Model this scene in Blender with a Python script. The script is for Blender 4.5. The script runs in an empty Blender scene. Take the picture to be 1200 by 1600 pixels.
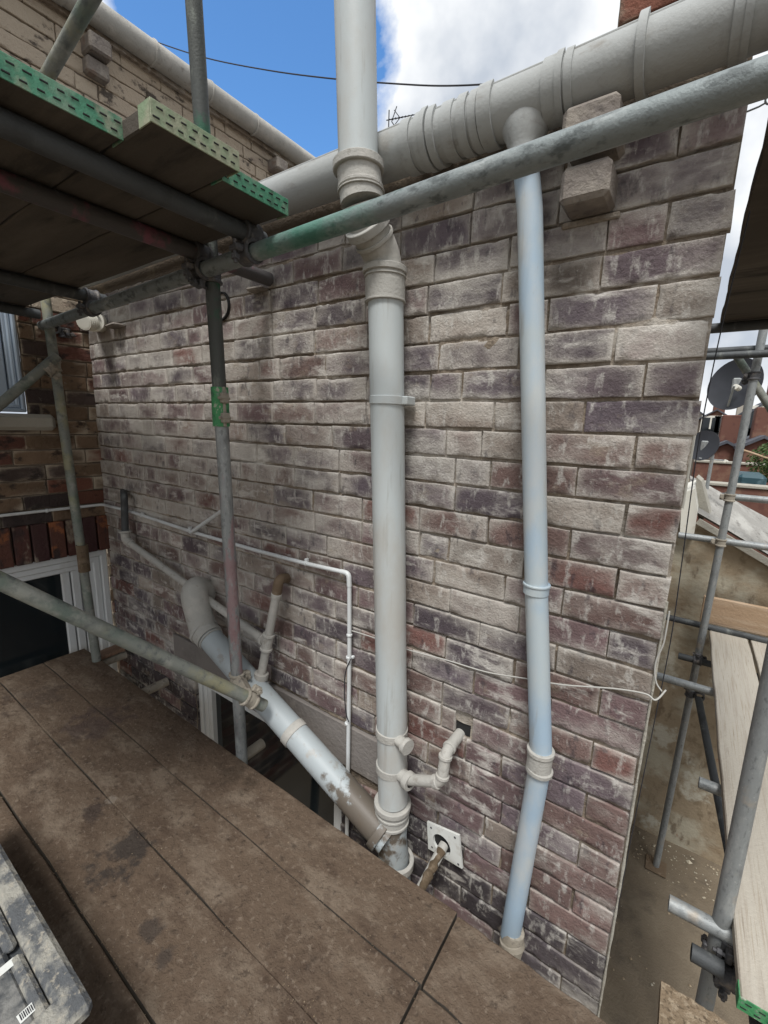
import bpy, math, random
import numpy as np
from mathutils import Vector, Matrix
random.seed(7); rng = np.random.default_rng(7)
sc = bpy.context.scene
col = sc.collection
R_ = math.radians

# ---------------------------------------------------------------- camera
FPX = 681.0
CAM = Vector((0.0, -1.23, 1.45))
X_ = Vector((1000, -165, FPX)).normalized()
Z_ = Vector((107, 3459, FPX)); Z_ = (Z_ - X_ * Z_.dot(X_)).normalized()
Y_ = Z_.cross(X_)
ROT = Matrix((X_, Y_, Z_))            # world = ROT @ camera
cd = bpy.data.cameras.new("camera"); cam = bpy.data.objects.new("camera", cd); col.objects.link(cam)
cam.matrix_world = Matrix.Translation(CAM) @ ROT.to_4x4()
cd.sensor_fit = 'VERTICAL'; cd.sensor_height = 36; cd.lens = 36 * FPX / 1600
cd.clip_start = 0.02; cd.clip_end = 3000
sc.camera = cam
sc.render.resolution_x = 768; sc.render.resolution_y = 1024

def at(px, py, x=None, y=None, z=None):
    """survey point: where the sight line through a photo pixel meets a real plane of the place"""
    r = ROT @ Vector((px - 600, 800 - py, -FPX))
    if y is not None: t = (y - CAM.y) / r.y
    elif x is not None: t = (x - CAM.x) / r.x
    else: t = (z - CAM.z) / r.z
    return CAM + r * t

# ---------------------------------------------------------------- world, sun, exposure
SUN_EL, SUN_AZ = R_(63), R_(158)      # azimuth measured from +Y clockwise
w = bpy.data.worlds.new("World"); sc.world = w; w.use_nodes = True
nt = w.node_tree; N = nt.nodes; L = nt.links; N.clear()
def wn(t, **k):
    n = N.new(t)
    for a, b in k.items(): setattr(n, a, b)
    return n
sky = wn('ShaderNodeTexSky', sky_type='NISHITA', sun_disc=False, sun_elevation=SUN_EL, sun_rotation=SUN_AZ)
sky.air_density = 1.0; sky.dust_density = 0.4; sky.ozone_density = 2.0
tc = wn('ShaderNodeTexCoord')
nz = wn('ShaderNodeTexNoise'); nz.inputs['Scale'].default_value = 2.3; nz.inputs['Detail'].default_value = 9; nz.inputs['Roughness'].default_value = .56; nz.inputs['Distortion'].default_value = .25
L.new(tc.outputs['Generated'], nz.inputs['Vector'])
bd = (ROT @ Vector((385 - 600, 800 - 60, -FPX))).normalized()      # the open blue patch of the sky
dp = wn('ShaderNodeVectorMath', operation='DOT_PRODUCT'); L.new(tc.outputs['Generated'], dp.inputs[0]); dp.inputs[1].default_value = bd
mr = wn('ShaderNodeMapRange'); mr.inputs['From Min'].default_value = .958; mr.inputs['From Max'].default_value = .999
mr.inputs['To Min'].default_value = .30; mr.inputs['To Max'].default_value = -.30
L.new(dp.outputs['Value'], mr.inputs['Value'])
ad = wn('ShaderNodeMath', operation='ADD'); L.new(nz.outputs['Fac'], ad.inputs[0]); L.new(mr.outputs['Result'], ad.inputs[1])
cr = wn('ShaderNodeValToRGB'); cr.color_ramp.elements[0].position = .50; cr.color_ramp.elements[1].position = .565
L.new(ad.outputs[0], cr.inputs['Fac'])
nz2 = wn('ShaderNodeTexNoise'); nz2.inputs['Scale'].default_value = 3.0; nz2.inputs['Detail'].default_value = 6
L.new(tc.outputs['Generated'], nz2.inputs['Vector'])
cc = wn('ShaderNodeValToRGB'); cc.color_ramp.elements[0].position = .42; cc.color_ramp.elements[1].position = .54
cc.color_ramp.elements[0].color = (3.9, 4.3, 4.9, 1); cc.color_ramp.elements[1].color = (7.0, 7.15, 7.3, 1)
L.new(nz2.outputs['Fac'], cc.inputs['Fac'])
mx = wn('ShaderNodeMix', data_type='RGBA'); L.new(cr.outputs['Color'], mx.inputs[0]); tint = wn('ShaderNodeMix', data_type='RGBA', blend_type='MULTIPLY'); tint.inputs[0].default_value = 1; tint.inputs[7].default_value = (.85, 1.30, 1.62, 1)
L.new(sky.outputs[0], tint.inputs[6]); L.new(tint.outputs[2], mx.inputs[6]); L.new(cc.outputs['Color'], mx.inputs[7])
bg = wn('ShaderNodeBackground'); bg.inputs['Strength'].default_value = 0.10
L.new(mx.outputs[2], bg.inputs['Color'])
wo = wn('ShaderNodeOutputWorld'); L.new(bg.outputs[0], wo.inputs['Surface'])
sl = bpy.data.lights.new("sun", 'SUN'); sl.energy = 2.5; sl.angle = R_(16); sl.color = (1, .985, .96)
so = bpy.data.objects.new("sun", sl); col.objects.link(so)
sd = Vector((math.sin(SUN_AZ) * math.cos(SUN_EL), math.cos(SUN_AZ) * math.cos(SUN_EL), math.sin(SUN_EL)))
so.rotation_euler = sd.to_track_quat('Z', 'Y').to_euler(); so.location = (0, -3, 8)
sc.view_settings.view_transform = 'Standard'; sc.view_settings.look = 'None'
sc.view_settings.exposure = 0.54; sc.view_settings.gamma = 1; sc.view_settings.use_curve_mapping = False
sc.render.engine = 'CYCLES'; sc.cycles.max_bounces = 6

# ---------------------------------------------------------------- materials
MATS = {}
def pm(name, base, layers=(), rough=.8, metal=0., bump=(), attr=None, spec=.3, extra=None):
    """procedural material. layers: (colour, scale, lo, hi, detail, stretch xyz[, strength]); bump: (scale, strength, detail)"""
    m = bpy.data.materials.new(name); m.use_nodes = True; t = m.node_tree; n = t.nodes; l = t.links
    b = n['Principled BSDF']; geo = n.new('ShaderNodeNewGeometry')
    def noise(scale, detail=6, st=(1, 1, 1), off=0):
        mp = n.new('ShaderNodeMapping'); mp.inputs['Scale'].default_value = st; mp.inputs['Location'].default_value = (off, off * .7, off * 1.3)
        l.new(geo.outputs['Position'], mp.inputs['Vector'])
        q = n.new('ShaderNodeTexNoise'); q.inputs['Scale'].default_value = scale; q.inputs['Detail'].default_value = detail; q.inputs['Roughness'].default_value = .62
        l.new(mp.outputs[0], q.inputs['Vector']); return q.outputs['Fac']
    if attr:
        a = n.new('ShaderNodeAttribute'); a.attribute_name = attr; cur = a.outputs['Color']; alpha = a.outputs['Alpha']
    else:
        r = n.new('ShaderNodeRGB'); r.outputs[0].default_value = (*base, 1); cur = r.outputs[0]; alpha = None
    for i, ly in enumerate(layers):
        c, s, lo, hi, det, st = ly[:6]; stg = ly[6] if len(ly) > 6 else 1.0
        f = noise(s, det, st, 3.1 * i + len(name) * .37)
        if stg == 'alpha':
            aa = n.new('ShaderNodeMath'); aa.operation = 'ADD'; l.new(f, aa.inputs[0]); l.new(alpha, aa.inputs[1]); f = aa.outputs[0]; stg = .86
        mr = n.new('ShaderNodeMapRange'); mr.interpolation_type = 'SMOOTHSTEP'
        mr.inputs['From Min'].default_value = lo; mr.inputs['From Max'].default_value = hi; mr.inputs['To Max'].default_value = stg
        l.new(f, mr.inputs['Value'])
        mx = n.new('ShaderNodeMix'); mx.data_type = 'RGBA'
        l.new(mr.outputs[0], mx.inputs[0]); l.new(cur, mx.inputs[6]); mx.inputs[7].default_value = (*c, 1); cur = mx.outputs[2]
    if extra: cur = extra(n, l, geo, cur, noise)
    l.new(cur, b.inputs['Base Color'])
    b.inputs['Roughness'].default_value = rough; b.inputs['Metallic'].default_value = metal; b.inputs['Specular IOR Level'].default_value = spec
    prev = None
    for s, stg, det in bump:
        bp = n.new('ShaderNodeBump'); bp.inputs['Strength'].default_value = stg; bp.inputs['Distance'].default_value = .6 / s if s > 60 else .01
        l.new(noise(s, det, (1, 1, 1), 5.5), bp.inputs['Height'])
        if prev: l.new(prev, bp.inputs['Normal'])
        prev = bp.outputs[0]
    if prev: l.new(prev, b.inputs['Normal'])
    MATS[name] = m; return m

S1 = (1, 1, 1)
def chalk(n, l, geo, cur, noise):
    # lime haze smeared over bricks and joints alike
    for (sc_, st, lo, hi, stg, c, off) in ((3.2, (.55, 1, 1.5), .50, .66, .62, (.53, .50, .45), 2.7), (13, (.5, 1, 1.4), .56, .68, .6, (.62, .59, .54), 8.1)):
        mr = n.new('ShaderNodeMapRange'); mr.interpolation_type = 'SMOOTHSTEP'; mr.inputs['From Min'].default_value = lo; mr.inputs['From Max'].default_value = hi; mr.inputs['To Max'].default_value = stg
        l.new(noise(sc_, 10, st, off), mr.inputs['Value'])
        mx = n.new('ShaderNodeMix'); mx.data_type = 'RGBA'; l.new(mr.outputs[0], mx.inputs[0]); l.new(cur, mx.inputs[6]); mx.inputs[7].default_value = (*c, 1); cur = mx.outputs[2]
    return cur
pm('brick', None, [((.455, .42, .375), 7, .42, .96, 9, (1, 1, 1.3), 'alpha'), ((.52, .50, .46), 42, .53, .68, 9, (1, 1, .42), .6), ((.30, .25, .19), 10, .58, .72, 9, (1, 1, 1.6), .5),
                   ((.045, .04, .048), 34, .57, .70, 9, (1, 1, .45), .62), ((.07, .06, .06), 130, .56, .72, 5, (1, 1, .6), .5), ((.55, .53, .48), 110, .62, .74, 5, (1, 1, .5), .5)],
   rough=.93, bump=((40, .5, 9), (150, .9, 7)), attr='bc', spec=.15, extra=chalk)
pm('mortar', (.21, .17, .13), [((.36, .30, .235), 14, .50, .66, 7, S1), ((.10, .085, .07), 9, .56, .70, 7, S1, .7), ((.15, .12, .10), 90, .55, .7, 4, S1, .5)],
   rough=.95, bump=((70, 1.0, 8),), spec=.1, extra=chalk)
pm('house_brick', None, [((.46, .39, .30), 6, .55, 1.0, 9, (1, 1, 2.4), 'alpha'), ((.035, .028, .026), 11, .55, .66, 9, (1, 1, 1.6), .85),
                         ((.36, .33, .29), 17, .64, .74, 8, S1, .6)], rough=.9, bump=((50, .9, 8),), attr='bc', spec=.2)
pm('house_mortar', (.16, .13, .10), [((.27, .22, .16), 7, .5, .68, 7, S1), ((.04, .035, .03), 5, .55, .7, 6, S1, .7)], rough=.95, bump=((70, 1, 8),), spec=.1)
pm('pvc', (.44, .475, .475), [((.36, .31, .26), 1.7, .52, .68, 9, (1, 1, .45), .65), ((.24, .22, .19), 30, .56, .70, 9, (1, 1, .08), .55), ((.40, .385, .35), 3.5, .48, .70, 8, (1, 1, .5), .8), ((.45, .53, .565), 2.6, .52, .70, 4, (1, 1, .4), .7), ((.30, .28, .25), 55, .62, .78, 6, (1, 1, .25), .35),
                            ((.13, .12, .11), 140, .72, .80, 3, S1, .5)], rough=.52, bump=((220, .12, 3),), spec=.4)
pm('pvc_blue', (.40, .455, .475), [((.29, .40, .51), 2.1, .44, .60, 5, (1, 1, .8), .8), ((.24, .22, .19), 30, .57, .70, 9, (1, 1, .08), .5), ((.34, .44, .53), 3.3, .50, .62, 4, (1, 1, .5), .85), ((.50, .50, .47), 5, .5, .7, 7, (1, 1, .5), .6), ((.30, .28, .25), 60, .64, .78, 6, (1, 1, .3), .3)],
   rough=.5, bump=((220, .12, 3),), spec=.4)
pm('pvc_dusty', (.38, .37, .34), [((.46, .44, .40), 8, .46, .66, 8, S1), ((.24, .22, .19), 30, .56, .72, 8, S1, .7), ((.16, .14, .12), 12, .63, .72, 8, S1, .6)], rough=.8, bump=((120, .5, 6),), spec=.2)
pm('gutter', (.35, .36, .35), [((.20, .18, .155), 9, .56, .70, 9, (1, 1, 3), .6), ((.38, .395, .39), 3, .45, .7, 6, S1, .8), ((.22, .215, .20), 26, .56, .74, 8, (1, 1, 1), .5), ((.25, .22, .18), 7, .56, .72, 8, S1, .5)], rough=.66, bump=((120, .2, 4),), spec=.25)
def mud_layer(n, l, geo, cur, noise):
    # brown mud splashed round the foot of the sloping branch
    v = n.new('ShaderNodeVectorMath'); v.operation = 'DISTANCE'; l.new(geo.outputs['Position'], v.inputs[0]); v.inputs[1].default_value = (-.80, -.16, .03)
    a = n.new('ShaderNodeMath'); a.operation = 'MULTIPLY_ADD'; l.new(noise(16, 8), a.inputs[0]); a.inputs[1].default_value = .5; l.new(v.outputs['Value'], a.inputs[2])
    mr = n.new('ShaderNodeMapRange'); mr.inputs['From Min'].default_value = .37; mr.inputs['From Max'].default_value = .42; mr.inputs['To Min'].default_value = .92; mr.inputs['To Max'].default_value = 0
    l.new(a.outputs[0], mr.inputs['Value'])
    mx = n.new('ShaderNodeMix'); mx.data_type = 'RGBA'; l.new(mr.outputs[0], mx.inputs[0]); l.new(cur, mx.inputs[6]); mx.inputs[7].default_value = (.095, .072, .05, 1)
    return mx.outputs[2]
pm('pvc_muddy', (.35, .385, .395), [((.22, .19, .155), 20, .58, .70, 9, (1, 1, 1), .55), ((.33, .29, .24), 9, .56, .68, 8, S1, .8), ((.39, .44, .46), 3, .5, .7, 4, S1, .6), ((.06, .05, .045), 26, .71, .74, 7, S1, .9)],
   rough=.5, bump=((200, .15, 3),), spec=.4, extra=mud_layer)
pm('galvanised', (.27, .285, .285), [((.10, .105, .11), 75, .54, .68, 6, (1, 1, .5), .55), ((.50, .50, .48), 110, .60, .72, 5, S1, .5), ((.40, .41, .40), 30, .5, .72, 8, (1, 1, .35), .7), ((.15, .15, .15), 16, .52, .70, 8, (1, 1, .4), .7), ((.36, .31, .25), 8, .58, .72, 8, S1, .7)],
   rough=.55, metal=.35, bump=((150, .35, 6),))
pm('galvanised_grimy', (.21, .22, .195), [((.33, .30, .15), 4, .50, .66, 9, S1, .55), ((.10, .15, .12), 5, .52, .66, 9, (1, 1, 1), .6), ((.33, .33, .29), 12, .5, .68, 8, S1, .8), ((.09, .10, .10), 22, .5, .68, 8, (.5, 1, 1), .8), ((.29, .29, .17), 6, .56, .7, 8, S1, .6)],
   rough=.7, metal=.15, bump=((130, .5, 6),))
def green_span(x0, x1):
    def f(n, l, geo, cur, noise):
        sp = n.new('ShaderNodeSeparateXYZ'); l.new(geo.outputs['Position'], sp.inputs[0])
        a = n.new('ShaderNodeMath'); a.operation = 'SUBTRACT'; l.new(sp.outputs['X'], a.inputs[0]); a.inputs[1].default_value = (x0 + x1) / 2
        b = n.new('ShaderNodeMath'); b.operation = 'ABSOLUTE'; l.new(a.outputs[0], b.inputs[0])
        c = n.new('ShaderNodeMath'); c.operation = 'MULTIPLY_ADD'; l.new(noise(12, 8), c.inputs[0]); c.inputs[1].default_value = .5; l.new(b.outputs[0], c.inputs[2])
        mr = n.new('ShaderNodeMapRange'); h = (x1 - x0) / 2 + .25; mr.inputs['From Min'].default_value = h - .12; mr.inputs['From Max'].default_value = h + .12; mr.inputs['To Min'].default_value = .7; mr.inputs['To Max'].default_value = 0
        l.new(c.outputs[0], mr.inputs['Value'])
        mx = n.new('ShaderNodeMix'); mx.data_type = 'RGBA'; l.new(mr.outputs[0], mx.inputs[0]); l.new(cur, mx.inputs[6]); mx.inputs[7].default_value = (.045, .19, .13, 1)
        return mx.outputs[2]
    return f
pm('ledger_metal', (.21, .235, .235), [((.36, .38, .37), 16, .48, .68, 8, (.4, 1, 1), .85), ((.075, .085, .085), 34, .50, .66, 8, (.6, 1, 1), .8)],
   rough=.6, metal=.25, bump=((150, .4, 6),), extra=green_span(-1.05, -.74))
pm('dark_tube', (.07, .075, .078), [((.17, .18, .17), 18, .54, .72, 8, (1, 1, .4), .8), ((.03, .03, .03), 9, .5, .7, 6, S1, .6)], rough=.6, metal=.2, bump=((150, .4, 6),))
pm('dark_green_tube', (.075, .08, .075), [((.20, .22, .19), 18, .54, .72, 8, (1, 1, .4), .8), ((.03, .12, .07), 8, .54, .64, 8, S1, .8)], rough=.6, metal=.2, bump=((150, .4, 6),))
pm('pink_tube', (.085, .08, .08), [((.26, .085, .12), 9, .47, .6, 8, (.5, 1, 1), .75), ((.03, .03, .03), 14, .56, .7, 6, S1, .6)], rough=.65, metal=.2, bump=((150, .4, 6),))
pm('green_paint', (.06, .25, .10), [((.42, .42, .34), 45, .55, .62, 9, S1, .8), ((.03, .11, .06), 20, .5, .6, 8, S1, .7), ((.20, .23, .20), 22, .54, .62, 9, S1), ((.34, .31, .26), 13, .60, .68, 9, S1)], rough=.6, bump=((120, .5, 6),))
pm('green_band', (.075, .235, .145), [((.045, .07, .05), 24, .52, .66, 9, S1, .65), ((.22, .28, .21), 14, .5, .68, 8, S1, .7), ((.36, .32, .24), 7, .57, .70, 8, S1, .7)], rough=.5, metal=.2, bump=((90, .3, 6),))
pm('dull_green_band', (.22, .29, .18), [((.34, .33, .24), 12, .48, .66, 8, S1, .8), ((.12, .13, .10), 30, .58, .7, 7, S1, .6)], rough=.6, metal=.2, bump=((90, .3, 6),))
pm('slot_dark', (.02, .02, .02))
pm('fitting', (.10, .10, .105), [((.25, .22, .19), 25, .5, .68, 8, S1, .7), ((.05, .05, .05), 40, .55, .7, 6, S1, .7)], rough=.65, metal=.4, bump=((160, .5, 6),))
pm('fitting_dusty', (.30, .27, .22), [((.42, .38, .32), 25, .5, .68, 8, S1, .7), ((.13, .11, .10), 40, .55, .7, 6, S1, .7)], rough=.9, bump=((160, .8, 6),))
def stain_layer(n, l, geo, cur, noise):
    # damp dark stains trodden into the planks, and a pale plaster scuff
    for (px, py, r, c, s) in ((190, 1335, .085, (.030, .028, .028), .72), (145, 1270, .05, (.045, .035, .032), .7), (150, 1130, .13, (.055, .04, .04), .55), (240, 1455, .035, (.038, .034, .033), .6), (262, 1490, .028, (.038, .034, .033), .6),
                              (380, 1200, .10, (.045, .033, .024), .6), (175, 1248, .022, (.26, .22, .18), .6), (60, 1090, .12, (.06, .047, .042), .4)):
        p = at(px, py, z=0)
        v = n.new('ShaderNodeVectorMath'); v.operation = 'DISTANCE'; l.new(geo.outputs['Position'], v.inputs[0]); v.inputs[1].default_value = p
        a = n.new('ShaderNodeMath'); a.operation = 'MULTIPLY_ADD'; l.new(noise(13, 9, S1), a.inputs[0]); a.inputs[1].default_value = r * 6; l.new(v.outputs['Value'], a.inputs[2])
        mr = n.new('ShaderNodeMapRange'); e = r * 3.75; mr.inputs['From Min'].default_value = e - r * .35; mr.inputs['From Max'].default_value = e + r * .35; mr.inputs['To Min'].default_value = s; mr.inputs['To Max'].default_value = 0
        l.new(a.outputs[0], mr.inputs['Value'])
        mx = n.new('ShaderNodeMix'); mx.data_type = 'RGBA'; l.new(mr.outputs[0], mx.inputs[0]); l.new(cur, mx.inputs[6]); mx.inputs[7].default_value = (*c, 1); cur = mx.outputs[2]
    return cur
pm('dirty_plank', (.118, .085, .061), [((.18, .14, .105), 9, .48, .64, 9, (.6, 1, 1), .85), ((.075, .052, .038), 14, .50, .66, 9, (.7, 1, 1), .7), ((.22, .175, .135), 60, .54, .70, 8, S1, .6), ((.045, .034, .027), 36, .57, .70, 9, S1, .6)],
   rough=.97, bump=((16, .9, 9), (48, 1.0, 9), (190, .9, 6)), spec=.08, extra=stain_layer)
pm('plank_underside', (.085, .074, .062), [((.14, .122, .10), 5, .46, .68, 8, (.15, 1, 1), .8), ((.03, .028, .026), 14, .52, .7, 8, (.2, 1, 1), .7)], rough=.9, bump=((80, .4, 7),), spec=.1)
pm('pale_plank', (.42, .385, .325), [((.30, .25, .19), 26, .50, .66, 9, (6, .12, 1), .7), ((.20, .16, .12), 55, .60, .70, 8, (3, .10, 1), .7), ((.33, .29, .24), 5, .48, .66, 8, (6, .35, 1), .7), ((.25, .22, .19), 60, .62, .74, 6, S1, .5), ((.14, .12, .10), 22, .70, .76, 7, (3, .4, 1), .7)], rough=.85, bump=((90, .5, 7),), spec=.2)
pm('plank_side', (.20, .125, .085), [((.28, .20, .14), 8, .5, .7, 8, (1, .3, 2), .7)], rough=.85, bump=((80, .4, 7),))
pm('toe_board', (.36, .25, .16), [((.46, .35, .25), 5, .46, .68, 8, (.5, 1, 5), .8), ((.22, .14, .09), 9, .56, .72, 8, (.35, 1, 6), .7)], rough=.8, bump=((60, .4, 7),))
pm('grit_board', (.20, .15, .10), [((.30, .24, .17), 60, .5, .64, 6, S1), ((.08, .06, .04), 90, .52, .64, 6, S1, .8)], rough=.97, bump=((90, 1, 7),), spec=.1)
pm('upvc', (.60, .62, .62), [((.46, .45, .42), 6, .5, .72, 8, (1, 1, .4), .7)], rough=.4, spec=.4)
pm('upvc_shade', (.38, .46, .55), [((.30, .34, .38), 4, .45, .7, 6, (1, 1, .3), .7)], rough=.35, spec=.5)  # pale blue tone of the upper window panel and frame
pm('stone', (.36, .34, .29), [((.26, .24, .20), 9, .5, .7, 8, S1, .7)], rough=.9, bump=((60, .6, 8),))
pm('lintel_stone', (.20, .18, .165), [((.13, .115, .105), 6, .48, .7, 8, S1, .8), ((.36, .33, .29), 10, .6, .74, 8, S1, .5), ((.08, .065, .055), 13, .68, .72, 6, S1, .8)], rough=.93, bump=((60, .5, 8),))
pm('corbel_brick', (.20, .175, .155), [((.34, .305, .26), 8, .44, .66, 8, S1, .8), ((.11, .095, .09), 26, .54, .68, 9, S1, .6), ((.24, .16, .12), 10, .56, .7, 7, S1, .6)], rough=.93, bump=((50, .8, 8),), spec=.15)
pm('rope_white', (.42, .41, .38), rough=.9)
pm('cable_black', (.03, .03, .035), rough=.6)
pm('paint_white', (.72, .70, .62), [((.55, .50, .40), 8, .55, .7, 7, S1, .7)], rough=.6)
pm('render_wall', (.30, .24, .165), [((.17, .13, .085), 12, .50, .66, 9, (1, 1, .7), .6), ((.42, .385, .30), 1.6, .47, .60, 8, (1, 1, 1.2), .9), ((.20, .14, .085), 2.2, .54, .68, 9, (1, 1, 1.5), .8), ((.22, .09, .05), 5, .66, .72, 8, S1, .8), ((.52, .50, .42), 3, .54, .62, 9, S1, .75), ((.12, .085, .055), 7, .58, .68, 9, (1, 1, .4), .7)],
   rough=.95, bump=((30, .6, 8),), spec=.1)
pm('yard', (.155, .125, .09), [((.07, .058, .045), 1.3, .54, .64, 9, S1, .6), ((.20, .165, .12), 2, .45, .68, 8, S1, .8), ((.11, .09, .068), 5, .52, .7, 9, S1, .7), ((.26, .22, .17), 60, .64, .74, 6, S1, .5)], rough=.97, bump=((60, .8, 8),), spec=.08)
pm('roof_sheet', (.26, .25, .23), [((.40, .39, .36), 3, .46, .66, 8, (2, .3, 1), .8), ((.13, .12, .11), 6, .55, .7, 8, (3, .3, 1), .7)], rough=.9, bump=((60, .4, 6),))
pm('slate', (.075, .08, .095), [((.13, .135, .15), 4, .5, .7, 7, S1, .7)], rough=.7)
pm('far_brick', (.15, .07, .052), [((.11, .05, .04), 8, .5, .65, 6, S1, .8), ((.22, .13, .09), 3, .5, .65, 6, S1, .7)], rough=.9)
pm('far_render', (.42, .38, .32), [((.30, .26, .2), 3, .5, .7, 6, S1, .7)], rough=.9)
pm('dish_grey', (.022, .024, .03), [((.035, .037, .045), 2, .45, .7, 4, S1, .8)], rough=.45, spec=.4)
pm('leaf', (.05, .085, .025), [((.09, .13, .04), 5, .45, .65, 5, S1)], rough=.7)
pm('case_black', (.05, .055, .06), [((.22, .215, .20), 7, .48, .62, 9, S1, .85), ((.30, .29, .26), 40, .54, .70, 8, S1, .7), ((.03, .032, .036), 11, .6, .7, 8, S1, .7)], rough=.75, bump=((140, .6, 7),))
pm('case_rim', (.10, .105, .11), [((.34, .325, .28), 15, .44, .60, 9, S1, .9), ((.40, .36, .29), 60, .55, .65, 6, S1, .6), ((.10, .10, .105), 8, .55, .7, 8, S1, .7)], rough=.9, bump=((30, .9, 7), (160, .9, 7)))
pm('label_white', (.62, .63, .60), [((.45, .43, .38), 30, .5, .7, 7, S1, .6)], rough=.6)
pm('label_cream', (.48, .44, .36), [((.35, .32, .27), 30, .5, .7, 7, S1, .6)], rough=.7)
pm('ink', (.03, .03, .035))
pm('curtain_dark', (.012, .014, .016), [((.03, .034, .036), 20, .5, .6, 7, S1)], rough=.9)
gl = bpy.data.materials.new('window_glass'); gl.use_nodes = True
gb = gl.node_tree.nodes['Principled BSDF']; gb.inputs['Base Color'].default_value = (.012, .016, .018, 1); gb.inputs['Roughness'].default_value = .06; gb.inputs['Specular IOR Level'].default_value = .5
MATS['window_glass'] = gl

# ---------------------------------------------------------------- noise
def _h(ix, iy, iz):
    n = (ix * 374761393 + iy * 668265263 + iz * 2147483647 % 1013904223) & 0xffffffff
    n = ((n ^ (n >> 13)) * 1274126177) & 0xffffffff
    return ((n ^ (n >> 16)) & 0xffff) / 65535.0
def vnoise(P):
    P = np.asarray(P, float); i = np.floor(P).astype(np.int64); f = P - i; f = f * f * (3 - 2 * f)
    out = 0
    for dx in (0, 1):
        for dy in (0, 1):
            for dz in (0, 1):
                wgt = (f[..., 0] if dx else 1 - f[..., 0]) * (f[..., 1] if dy else 1 - f[..., 1]) * (f[..., 2] if dz else 1 - f[..., 2])
                out = out + wgt * _h(i[..., 0] + dx, i[..., 1] + dy, (i[..., 2] + dz) * 7919)
    return out * 2 - 1
def fbm(P, s, o=3):
    P = np.asarray(P, float) * s; a = 0; k = 1.0
    for _ in range(o): a = a + k * vnoise(P); P = P * 2.03 + 17.1; k *= .5
    return a

# ---------------------------------------------------------------- object helpers
def props(o, label=None, cat=None, group=None, kind=None):
    for k, v in (('label', label), ('category', cat), ('group', group), ('kind', kind)):
        if v: o[k] = v
    return o
def thing(name, loc, label, cat, group=None):
    o = bpy.data.objects.new(name, None); o.empty_display_size = .1; col.objects.link(o); o.location = Vector(loc)
    return props(o, label, cat, group)
def wloc(o):
    p = Vector(o.location)
    while o.parent: o = o.parent; p = p + Vector(o.location)
    return p

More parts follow.
